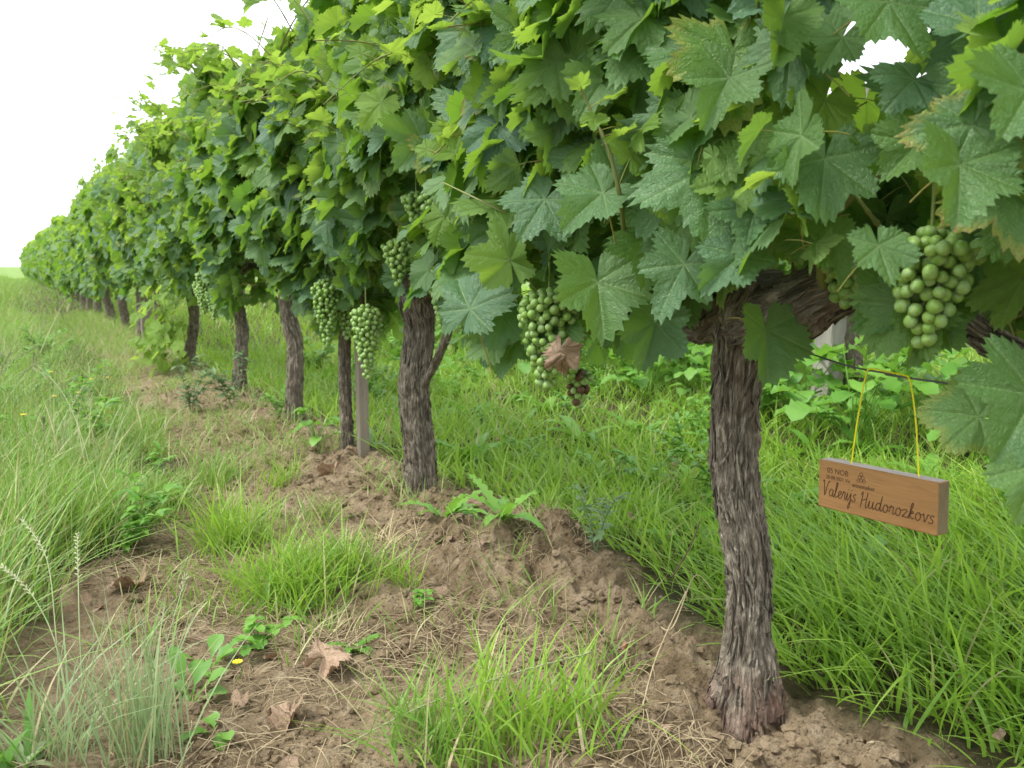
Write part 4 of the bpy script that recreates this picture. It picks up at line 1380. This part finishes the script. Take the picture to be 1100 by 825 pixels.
# ------------------------------------------------------------------ seed heads, flowers
def stalk(pts, label, r=.0012, head=.35, seed=1, mat='pale', group='seeding grass stalks'):
    r_ = np.random.default_rng(seed)
    P = spline(np.array(pts), 60)
    base = P[0].copy()
    P = P - base
    bag = Bag()
    v, f, _ = tube(P, np.linspace(r, r * .5, 60), 5)
    bag.add(v, f, {'tint': np.tile([[.6, 0, .25]], (len(v), 1))})
    root = empty('grass_stalk', base, label, 'grass stalk', group)
    link('stem', bag.mesh('stem', [M[mat]], KEYS_T), root)
    if head:
        hb = Bag()
        T, A, B = frames(P)
        for k in range(int(60 * (1 - head)), 60):
            sd = 1 if k % 2 else -1
            d = unit(T[k] * .9 + A[k] * sd * .45 + r_.normal(0, .12, 3))
            ln = .009
            c = P[k] + np.outer(np.linspace(0, ln, 5), d)
            v, f, _ = tube(c, np.array([.0004, .0013, .0015, .001, .0002]), 5)
            hb.add(v, f, {'tint': np.tile([[r_.random(), 0, .35]], (len(v), 1))})
        link('seed_head', hb.mesh('seed_head', [M[mat]], KEYS_T), root)
    return root
def gp(px, py, X):
    return on_x(px, py, X)
def lift(px, py, z):                                   # point on a sight line at height z
    d = ray(px, py)
    return CAM + d * (z - CAM[2]) / d[2]
stalk([on_ground(75, 800), lift(62, 700, .10), lift(35, 640, .16), lift(2, 608, .19)], 'pale drooping seed stalk reaching past the left edge', seed=1)
stalk([on_ground(68, 790), lift(60, 680, .12), lift(50, 600, .20), lift(24, 558, .235)], 'tall pale seed stalk arching left above the dead leaves', seed=2)
stalk([on_ground(92, 800), lift(86, 690, .12), lift(84, 620, .19), lift(83, 574, .22)], 'straight pale seed stalk beside the arching one', seed=3)
stalk([on_ground(168, 770), lift(172, 720, .06), lift(185, 670, .12), lift(199, 620, .17)], 'stiff seed stalk leaning right over the bare soil', seed=4, head=.15)
stalk([on_ground(368, 802), lift(450, 760, .05), lift(540, 727, .09), lift(630, 702, .11)], 'long pale seed stalk lying across the bottom middle tuft', seed=5, head=.45)
stalk([on_ground(32, 410), lift(45, 375, .20), lift(58, 345, .30), lift(70, 322, .36)], 'bleached bent stalk in the left meadow', seed=6, head=.2, r=.0022, mat='straw')
stalk([on_ground(110, 560), lift(88, 470, .16), lift(66, 420, .24), lift(40, 392, .28)], 'thin dry stalk crossing the left meadow near the yellow flowers', seed=7, head=.25)

rst = np.random.default_rng(640)
for k in range(16):
    x, y = rst.uniform(-1.15, -.62), rst.uniform(1.1, 4.5)
    g0 = np.array([x, y, float(ground_z(x, y))])
    h, a = rst.uniform(.26, .42), rst.uniform(0, 6.28)
    d = np.array([math.cos(a), math.sin(a), 0])
    stalk([g0, g0 + d * .03 + (0, 0, h * .5), g0 + d * .08 + (0, 0, h * .85), g0 + d * (.10 + .06 * rst.random()) + (0, 0, h)], 'thin pale seeding stalk standing among the left meadow grass', .0011, .35, 650 + k, 'pale', 'seeding stalks in the left meadow')
def flower(px, py, h, label, seed):
    h = h + .07 if h > .06 else h
    r_ = np.random.default_rng(seed)
    d = ray(px, py)
    P0 = CAM + d * (h - CAM[2]) / d[2]
    b = np.array([P0[0] + r_.normal(0, .02), P0[1] + .02, float(ground_z(P0[0], P0[1]))])
    root = empty('yellow_flower', b, label, 'flower', 'small yellow wild flowers')
    v, f, _ = tube(spline([(0, 0, 0), (P0 - b) * .5 + (.01, 0, 0), P0 - b], 10), np.full(10, .0009), 5)
    link('stem', mesh_np('stem', v, f, {'tint': np.tile([[.4, 0, 0]], (len(v), 1))}, [M['weed']]), root)
    bag = Bag()
    c = P0 - b
    for k in range(12):
        a = k / 12 * 6.283
        o = np.array([math.cos(a), math.sin(a), .25])
        s = np.array([-math.sin(a), math.cos(a), 0])
        l, w = .0085, .0024
        bag.add(np.array([c + s * w * .4, c - s * w * .4, c + o * l * .8 - s * w, c + o * l + (0, 0, .001), c + o * l * .8 + s * w]), [[[0, 1, 2, 3, 4]]])
    v, f = icos(1)
    bag.add(v * np.array([.003, .003, .002]) + c + (0, 0, .001), [f])
    link('flower_head', bag.mesh('flower_head', [M['petal']], (), False), root)
flw = [(55, 400, .20, 'yellow flower at the top of the left meadow group'), (98, 408, .14, 'yellow flower nearest the bare path, upper of two'), (115, 406, .13, 'outermost yellow flower over the edge of the path'),
       (78, 416, .14, 'yellow flower just above the close pair in the meadow'), (84, 422, .13, 'lower yellow flower of the close pair in the meadow'), (58, 426, .14, 'yellow flower left of the close pair'),
       (25, 446, .16, 'lowest yellow flower at the left in the tall grass'), (120, 443, .08, 'tiny orange yellow flower low on the path edge'), (255, 712, .03, 'single tiny yellow flower on the bare soil by the clover')]
for k, (a, b, h, l) in enumerate(flw):
    flower(a, b, h, l, 600 + k)

# ------------------------------------------------------------------ weeds
def strip_leaf(bag, base, az, L, W, rise, droop, r_, jag=0.0, kind='lance', rnd=None, n=9):
    """a leaf blade as a folded strip; jag > 0 gives dandelion teeth"""
    t = np.linspace(0, 1, n)
    hd = np.array([math.cos(az), math.sin(az), 0])
    sd = np.array([-math.sin(az), math.cos(az), 0])
    C = base + np.outer(t * L * (1 - .15 * rise), hd) + np.outer((rise * t - droop * t ** 2) * L, [0, 0, 1.0])
    if kind == 'lance':
        w = np.sin(np.clip(t * 1.02, 0, 1) ** .75 * math.pi) ** .8
    elif kind == 'spoon':
        w = sstep(.25, .62, t) * np.sqrt(np.clip(1 - ((t - .66) / .345) ** 2, 0, 1)) + .08 * (t < .5)
    else:
        w = np.sqrt(np.clip(1 - (t * 2 - 1) ** 2, 0, 1))
    if jag:
        w = w * (1 - jag * (np.arange(n) % 2)) + .05
    w[0] = max(w[0], .05)
    w[-1] = .01
    w = w * W / 2
    up = np.array([0, 0, .35])
    wav = r_.normal(0, .06, n)[:, None] * W * np.array([0, 0, 1.0])
    V = np.concatenate([C - sd * w[:, None] + up * w[:, None] + wav, C, C + sd * w[:, None] + up * w[:, None] - wav])
    a = np.arange(n - 1)
    F = np.concatenate([np.stack([a, a + n, a + n + 1, a + 1], -1), np.stack([a + n, a + 2 * n, a + 2 * n + 1, a + n + 1], -1)])
    rr = r_.random() if rnd is None else rnd
    bag.add(V, [F], {'tint': np.tile([[rr, 0, 0]], (3 * n, 1))})

def weed(kind, seed, sc=1.0):
    r_ = np.random.default_rng(seed)
    bag = Bag()
    if kind == 'dandelion':
        for k in range(r_.integers(9, 15)):
            strip_leaf(bag, np.zeros(3), r_.uniform(0, 6.28), sc * r_.uniform(.09, .17), sc * r_.uniform(.028, .045), r_.uniform(.3, 1.0), r_.uniform(.3, .8), r_, .5, n=15)
    elif kind == 'dock':
        for k in range(r_.integers(8, 14)):
            strip_leaf(bag, np.zeros(3), r_.uniform(0, 6.28), sc * r_.uniform(.08, .16), sc * r_.uniform(.020, .036), r_.uniform(.5, 1.2), r_.uniform(.4, .9), r_, .08, n=13)
    elif kind == 'herb':
        for s in range(r_.integers(2, 5)):
            a0, ln = r_.uniform(0, 6.28), sc * r_.uniform(.10, .2)
            lean = r_.uniform(.2, .8)
            S = spline([(0, 0, 0), (math.cos(a0) * lean * ln * .4, math.sin(a0) * lean * ln * .4, ln * .5), (math.cos(a0) * lean * ln, math.sin(a0) * lean * ln, ln * .9)], 14)
            v, f, _ = tube(S, np.linspace(.0018, .0008, 14), 5)
            bag.add(v, f, {'tint': np.tile([[.5, 0, 0]], (len(v), 1))})
            for k in range(3, 14):
                for q in range(2):
                    strip_leaf(bag, S[k], r_.uniform(0, 6.28), sc * r_.uniform(.025, .055), sc * r_.uniform(.010, .020), r_.uniform(.1, .8), r_.uniform(.2, .6), r_, .15)
    elif kind == 'broad':
        for k in range(r_.integers(12, 20)):
            a, q, h = r_.uniform(0, 6.28), sc * r_.uniform(.03, .20), sc * r_.uniform(.08, .26)
            tip = np.array([math.cos(a) * q, math.sin(a) * q, h])
            v, f, _ = tube(spline([(0, 0, 0), tip * (.4, .4, .6), tip], 8), np.full(8, .0012), 4)
            bag.add(v, f, {'tint': np.tile([[.6, 0, 0]], (len(v), 1))})
            strip_leaf(bag, tip, a + r_.normal(0, .4), sc * r_.uniform(.06, .10), sc * r_.uniform(.055, .085), r_.uniform(-.1, .4), r_.uniform(.2, .6), r_, .08, 'oval', n=11)
    elif kind == 'clover':
        for k in range(r_.integers(9, 16)):
            a, q, h = r_.uniform(0, 6.28), sc * r_.uniform(.0, .05), sc * r_.uniform(.02, .05)
            tip = np.array([math.cos(a) * q, math.sin(a) * q, h])
            v, f, _ = tube(spline([(0, 0, 0), tip * (.5, .5, .7), tip], 6), np.full(6, .0007), 4)
            bag.add(v, f, {'tint': np.tile([[.6, 0, 0]], (len(v), 1))})
            for t in range(3):
                strip_leaf(bag, tip, a + t * 2.09, sc * .022, sc * .017, .15, .3, r_, .2, 'oval', n=9)
    elif kind == 'spoon':
        for k in range(r_.integers(4, 7)):
            strip_leaf(bag, np.zeros(3), r_.uniform(0, 6.28), sc * r_.uniform(.05, .09), sc * r_.uniform(.022, .034), r_.uniform(.5, 1.2), r_.uniform(.3, .6), r_, 0, 'spoon', n=11)
    return bag

def put_weed(kind, x, y, label, group, seed, sc=1.0, mat='weed', proto=None):
    me = proto or weed(kind, seed, sc).mesh('weed_plant', [M[mat]], KEYS_T)
    o = link('weed_plant', me, None, (float(x), float(y), float(ground_z(x, y)) - .004))
    o.rotation_euler.z = (seed * 1.7) % 6.28
    return tag(o, label, 'weed', group)
WN = 'weeds on the bare soil'
for k, (kind, px, py, sc, mat, lab) in enumerate([
        ('dandelion', 478, 558, .9, 'weed', 'jagged leaved weed at the right foot of the second trunk'),
        ('dandelion', 540, 570, .8, 'weed', 'flat jagged weed on the mound right of the second trunk'),
        ('herb', 640, 590, .8, 'grey_weed', 'grey green lobed weed on the clod mound near the lush grass'),
        ('herb', 205, 445, 1.1, 'grey_weed', 'grey green herb below the yellow green vine suckers'),
        ('herb', 250, 440, 1.3, 'grey_weed', 'tall grey green herb at the foot of the fourth trunk'),
        ('herb', 300, 452, 1.0, 'weed', 'leafy herb between the third and fourth trunks'),
        ('dock', 400, 480, .8, 'grey_weed', 'pale broad leaved weed between stake and second trunk'),
        ('broad', 340, 480, .5, 'weed', 'small leafy weed in front of the tan stake'),
        ('clover', 280, 700, 1.0, 'weed', 'bright green clover patch on the bare soil beside the tiny flower'),
        ('spoon', 224, 718, .8, 'weed', 'small rosette with narrow upright leaves left of the clover'),
        ('spoon', 205, 755, 1.0, 'weed', 'pair of rounded leaves beside the pale silvery tuft'),
        ('spoon', 232, 790, .7, 'weed', 'tiny seedling near the bottom edge below the rounded leaves'),
        ('herb', 158, 390, 1.2, 'weed', 'low bushy bright green weed left of the vine suckers'),
        ('dandelion', 380, 700, .45, 'weed', 'tiny jagged seedling on the bare soil in the middle'),
        ('dock', 25, 822, .42, 'pale', 'big smooth leaved weed in the lower left corner'),
        ('clover', 450, 650, .6, 'weed', 'tiny clover beside the straw on the clod mound'),
        ('spoon', 330, 655, .7, 'weed', 'small weed at the foot of the dense fine tuft')]):
    c = on_ground(px, py)
    put_weed(kind, c[0], c[1], lab, WN, 700 + k, sc, mat)
rw = np.random.default_rng(800)
PROT = {k: [weed(k, 900 + 10 * i + j_, 1.1 if k != 'broad' else 1.0).mesh('weed_plant', [M['weed']], KEYS_T) for j_ in range(3)] for i, k in enumerate(('dandelion', 'dock', 'broad', 'herb'))}
GW = 'weeds in the grass behind the row'
LBL = {'dandelion': 'jagged leaved weed in the grass between the two rows', 'dock': 'long smooth leaved weed in the grass between the two rows',
       'broad': 'bushy round leaved weed under the row behind', 'herb': 'small leafy herb in the grass between the two rows'}
for k in range(190):
    if k < 100:
        kind = rw.choice(['dandelion', 'dock', 'herb'])
        x, y = rw.uniform(.3, 1.7), rw.uniform(-.2, 4.5)
    else:
        kind = rw.choice(['broad', 'broad', 'broad', 'dock'])
        x, y = rw.normal(1.75, .28), rw.uniform(-.3, 5)
    o = put_weed(kind, x, y, LBL[kind] if not (kind == 'dock' and k >= 100) else 'long smooth leaved weed in the grass between the two rows', GW, int(rw.integers(1, 999)), 1, proto=PROT[kind][int(rw.integers(0, 3))])
    s = rw.uniform(.7, 1.25)
    o.scale = (s, s, s)

GM = 'weeds in the left meadow'
for k in range(46):
    kind = rw.choice(['dandelion', 'herb', 'herb'])
    x, y = rw.uniform(-1.25, -.55), rw.uniform(1.0, 6.5)
    o = put_weed(kind, x, y, {'dandelion': 'jagged leaved weed in the left meadow', 'herb': 'upright small leaved herb in the left meadow', 'dock': 'smooth leaved weed in the left meadow'}[kind], GM, int(rw.integers(1, 999)), 1, proto=PROT[kind][int(rw.integers(0, 3))])
    s = rw.uniform(.7, 1.3)
    o.scale = (s, s, s)

rl_ = np.random.default_rng(1350)
# ------------------------------------------------------------------ dead leaves, twigs, stones, straw, crumbs
def fallen(px, py, L, lab, seed, tilt=.35, col=1.8, az=None):
    r_ = np.random.default_rng(seed)
    c = on_ground(px, py)
    c[2] = float(ground_z(c[0], c[1])) + L * .22
    bag = Bag()
    a = r_.uniform(0, 6.28) if az is None else az
    put_leaves(bag, T_HI, np.zeros((1, 3)), np.array([[-.2 * tilt + r_.normal(0, tilt), -.5 * tilt + r_.normal(0, tilt), 1]]), np.array([[math.cos(a), math.sin(a), -.1]]), np.array([L]), np.array([[0, r_.random(), col]]), 0, r_, stalk=True)
    o = link('dead_leaf', bag.mesh('dead_leaf', [M['leaf'], M['petiole']], KEYS_L), None, [float(k) for k in c])
    V = o.data.vertices
    co = np.zeros(len(V) * 3)
    V.foreach_get('co', co)
    co = co.reshape(-1, 3)
    co[:, 2] += (vnoise(co[:, 0] / L * 2.2 + seed, co[:, 1] / L * 2.2, seed) - .5) * L * .95 + (vnoise(co[:, 0] / L * 5 + seed, co[:, 1] / L * 5, seed) - .5) * L * .3
    V.foreach_set('co', co.ravel())
    return tag(o, lab, 'dead leaf', 'fallen dead leaves')
for k, (px, py, L, lab, ti, cl_) in enumerate([
        (146, 632, .052, 'curled tan dead leaf right of the other on the left soil', .4, 1.8), (90, 652, .052, 'tan dead leaf beside the pale seed stalks', .5, 1.8),
        (22, 655, .045, 'reddish brown dead leaf at the left edge', .5, 1.7), (35, 572, .040, 'brown dead leaf deep in the yellowish tuft', .5, 1.7),
        (325, 634, .026, 'dark red dead leaf in the dense fine tuft', .5, 1.7), (350, 725, .045, 'pale crumpled dead leaf on the bare path', .3, 1.9),
        (312, 776, .040, 'flat pale dead leaf at the bottom left of the path', .15, 1.9), (258, 758, .020, 'small grey scrap of leaf near the rounded leaves', .5, 1.9),
        (1006, 620, .052, 'large pale dead leaf standing in the grass below the board', .9, 1.9), (1062, 632, .042, 'pale dead leaf farther right in the grass', .7, 1.9),
        (975, 602, .026, 'small red brown leaf in the grass under the board', .5, 1.7), (1075, 500, .04, 'beige dead leaf under the right hand vine leaves', .5, 1.9),
        (358, 512, .045, 'rust brown dead leaf in front of the tan stake', .7, 1.7), (420, 478, .045, 'yellow fallen leaf left of the second trunk', .6, .9),
        (316, 466, .035, 'yellow leaf on the soil at the foot of the third trunk', .5, .9), (598, 740, .025, 'small brown leaf scrap in the bottom middle tuft', .4, 1.7),
        (690, 415, .045, 'yellowing leaf low in the grass below the canopy', .5, .9)]):
    o = fallen(px, py, L, lab, 1000 + k, ti, cl_)
    if cl_ < 1:
        at = o.data.attributes['tint'].data
        a = np.zeros(len(at) * 3)
        at.foreach_get('vector', a)
        a = a.reshape(-1, 3)
        a[:, 0] = 1.0
        at.foreach_set('vector', a.ravel())

def twig(pts, r, lab, mat='twig', cat='twig', seed=3):
    P = spline(np.array(pts), 24)
    b = P[0].copy()
    v, f, _ = tube(P - b, np.linspace(r, r * .6, 24) * (1 + .2 * np.sin(np.arange(24) * 1.7)), 6)
    at = {'tint': np.tile([[.4, 0, .3]], (len(v), 1))}
    return tag(link('twig', mesh_np('twig', v, f, at, [M[mat]]), None, [float(k) for k in b]), lab, cat, 'dry twigs on the soil')
def gl(px, py, up=.004):
    p = on_ground(px, py)
    p[2] = float(ground_z(p[0], p[1])) + up
    return p
twig([gl(168, 683), gl(190, 688, .008), gl(212, 692, .008), gl(232, 699)], .0026, 'short grey brown twig on the left of the path')
twig([gl(168, 692), gl(190, 700, .006), gl(206, 708)], .0018, 'thinner twig just below the short grey brown one')
twig([gl(398, 664, .006), gl(430, 668, .010), gl(470, 678, .012), gl(510, 695, .008)], .0022, 'reddish twig lying along the soil in the middle')
twig([gl(705, 668, .004), gl(722, 690, .02), gl(745, 655, .06), gl(765, 668, .05)], .0013, 'thin bent twig leaning at the left of the nearest trunk', 'straw')
twig([gl(690, 770, .005), gl(705, 740, .05), gl(735, 700, .09)], .0012, 'straw coloured twig sticking out of the soil by the trunk', 'straw')
twig([on_x(722, 620, .06), on_x(740, 590, .05), on_x(752, 560, .05)], .0016, 'dark thin twig rising left of the nearest trunk')

def stone(px, py, r, mat, lab, seed):
    v, f = icos(2)
    n = fbm(v[:, 0] * 1.6 + seed, v[:, 1] * 1.6, v[:, 2] * 1.6 + seed, 3)
    w = np.sign(v) * np.abs(v) ** .7
    w = w * (.75 + .6 * (n - .5))[:, None] * np.array([1, .8, .6]) * r
    p = on_ground(px, py)
    o = link('stone', mesh_np('stone', w, [f], {}, [mat], None, False), None, (float(p[0]), float(p[1]), float(ground_z(p[0], p[1])) + r * .25))
    o.rotation_euler = (seed * .3, seed * .2, seed)
    return tag(o, lab, 'stone', 'loose stones on the soil')
for k, (px, py, r, m, lab) in enumerate([(941, 796, .014, 'stone', 'pale angular stone right of the nearest trunk'), (951, 805, .006, 'stone_red', 'small reddish stone touching the pale angular one'),
        (737, 741, .007, 'stone', 'cream pebble at the left foot of the nearest trunk'), (620, 574, .009, 'stone', 'pale stone high on the clod mound'),
        (573, 664, .012, 'stone', 'flat tan stone lying under the clod mound'), (672, 684, .008, 'stone_red', 'reddish brick chip left of the nearest trunk'),
        (930, 785, .006, 'stone_red', 'orange chip left of the pale angular stone'), (1068, 790, .008, 'stone', 'small pale stone by the lower right grass')]):
    stone(px, py, r, M[m], lab, k + 2)

# small scraps of old leaf
nf = 420
x, y = rl_.uniform(-1.1, 1.6, nf), rl_.uniform(-.3, 4.2, nf)
ok = (rl_.random(nf) < .35 + .65 * soil_mask(x, y))
x, y = x[ok], y[ok]
nf = len(x)
bag = Bag()
put_leaves(bag, T_LOW, np.stack([x, y, ground_z(x, y) + .006 + .03 * (1 - soil_mask(x, y))], -1), np.stack([rl_.normal(0, .5, nf), rl_.normal(0, .5, nf), np.ones(nf)], -1), np.stack([rl_.normal(0, 1, nf), rl_.normal(0, 1, nf), np.zeros(nf)], -1),
           rl_.uniform(.005, .017, nf), np.stack([np.zeros(nf), rl_.random(nf), rl_.uniform(1.5, 2, nf)], -1), 0, rl_, stalk=False)
tag(link('leaf_litter', bag.mesh('leaf_litter', [M['leaf'], M['petiole']], KEYS_L), None), 'small brown scraps of old vine leaf lying about the soil and grass', 'leaf litter', kind='stuff')

# straw litter and crumbs of soil: nobody could count them
rl = np.random.default_rng(1200)
n = 24000
x, y = rl.uniform(-1.0, .3, n), -.3 + 4.8 * rl.random(n) ** 1.5
ok = rl.random(n) < soil_mask(x, y) * sstep(.50, .66, fbm(x * 5 + 8, y * 5, 3, 3))
x, y = x[ok], y[ok]
n = len(x)
a, ln, w = rl.uniform(0, 6.28, n), rl.uniform(.010, .062, n), rl.uniform(.00035, .0010, n)
P0 = np.stack([x, y, ground_z(x, y) + .003], -1)
x2_, y2_ = x + np.cos(a) * ln, y + np.sin(a) * ln
P2 = np.stack([x2_, y2_, ground_z(x2_, y2_) + .003 + np.abs(rl.normal(0, .012, n))], -1)
P1 = (P0 + P2) / 2 + np.stack([rl.normal(0, .006, n), rl.normal(0, .006, n), np.abs(rl.normal(.004, .006, n))], -1)
t = np.linspace(0, 1, 5)[None, :, None]
C = P0[:, None] * (1 - t) ** 2 + 2 * P1[:, None] * t * (1 - t) + P2[:, None] * t ** 2
sd = np.stack([-np.sin(a), np.cos(a), np.zeros(n)], -1)[:, None] * w[:, None, None]
upv = np.array([0, 0, 1.0]) * w[:, None, None] * .9
V = np.concatenate([C - sd, C + sd, C + upv], 1)
k = np.arange(4)
q = np.concatenate([np.stack([k, k + 5, k + 6, k + 1], -1), np.stack([k + 5, k + 10, k + 11, k + 6], -1), np.stack([k + 10, k, k + 1, k + 11], -1)])
F = (q[None] + (np.arange(n) * 15)[:, None, None]).reshape(-1, 4)
tag(link('straw_litter', mesh_np('straw_litter', V.reshape(-1, 3), [F], {'tint': np.repeat(np.stack([rl.random(n), np.zeros(n), np.zeros(n)], -1), 15, 0)}, [M['straw']])),
    'dry straw and root fibres strewn over the bare soil', 'straw', kind='stuff')

n = 30000
x, y = rl.uniform(-.75, .3, n), -.35 + 4.2 * rl.random(n) ** 1.6
ok = rl.random(n) < soil_mask(x, y) * (.25 + .75 * sstep(.4, .6, fbm(x * 5, y * 5, 8, 3)))
x, y = x[ok], y[ok]
n = len(x)
r = .0016 * (1 + rl.pareto(2.0, n)).clip(1, 7.0)
base_v, base_f = icos(1)
bag = Bag()
shp = []
for s in range(8):
    nn_ = fbm(base_v[:, 0] * 1.8 + s * 7, base_v[:, 1] * 1.8, base_v[:, 2] * 1.8, 3)
    shp.append(np.sign(base_v) * np.abs(base_v) ** .8 * (.35 + 1.3 * nn_)[:, None] * np.array([1, .85, .7]))
shp = np.array(shp)
wh = rl.integers(0, 8, n)
ca, sa = np.cos(rl.uniform(0, 6.28, n)), np.sin(rl.uniform(0, 6.28, n))
Vv = shp[wh]
Vx = Vv[..., 0] * ca[:, None] - Vv[..., 1] * sa[:, None]
Vy = Vv[..., 0] * sa[:, None] + Vv[..., 1] * ca[:, None]
Vv = np.stack([Vx, Vy, Vv[..., 2]], -1) * r[:, None, None] + np.stack([x, y, ground_z(x, y) + r * .3], -1)[:, None]
F = (base_f[None] + (np.arange(n) * len(base_v))[:, None, None]).reshape(-1, 3)
V = Vv.reshape(-1, 3)
tag(link('soil_crumbs', mesh_np('soil_crumbs', V, [F], {'soil': np.ones(len(V))}, [M['ground']], None, False)), 'loose crumbs and clods of brown earth along the bare strip', 'earth', kind='stuff')
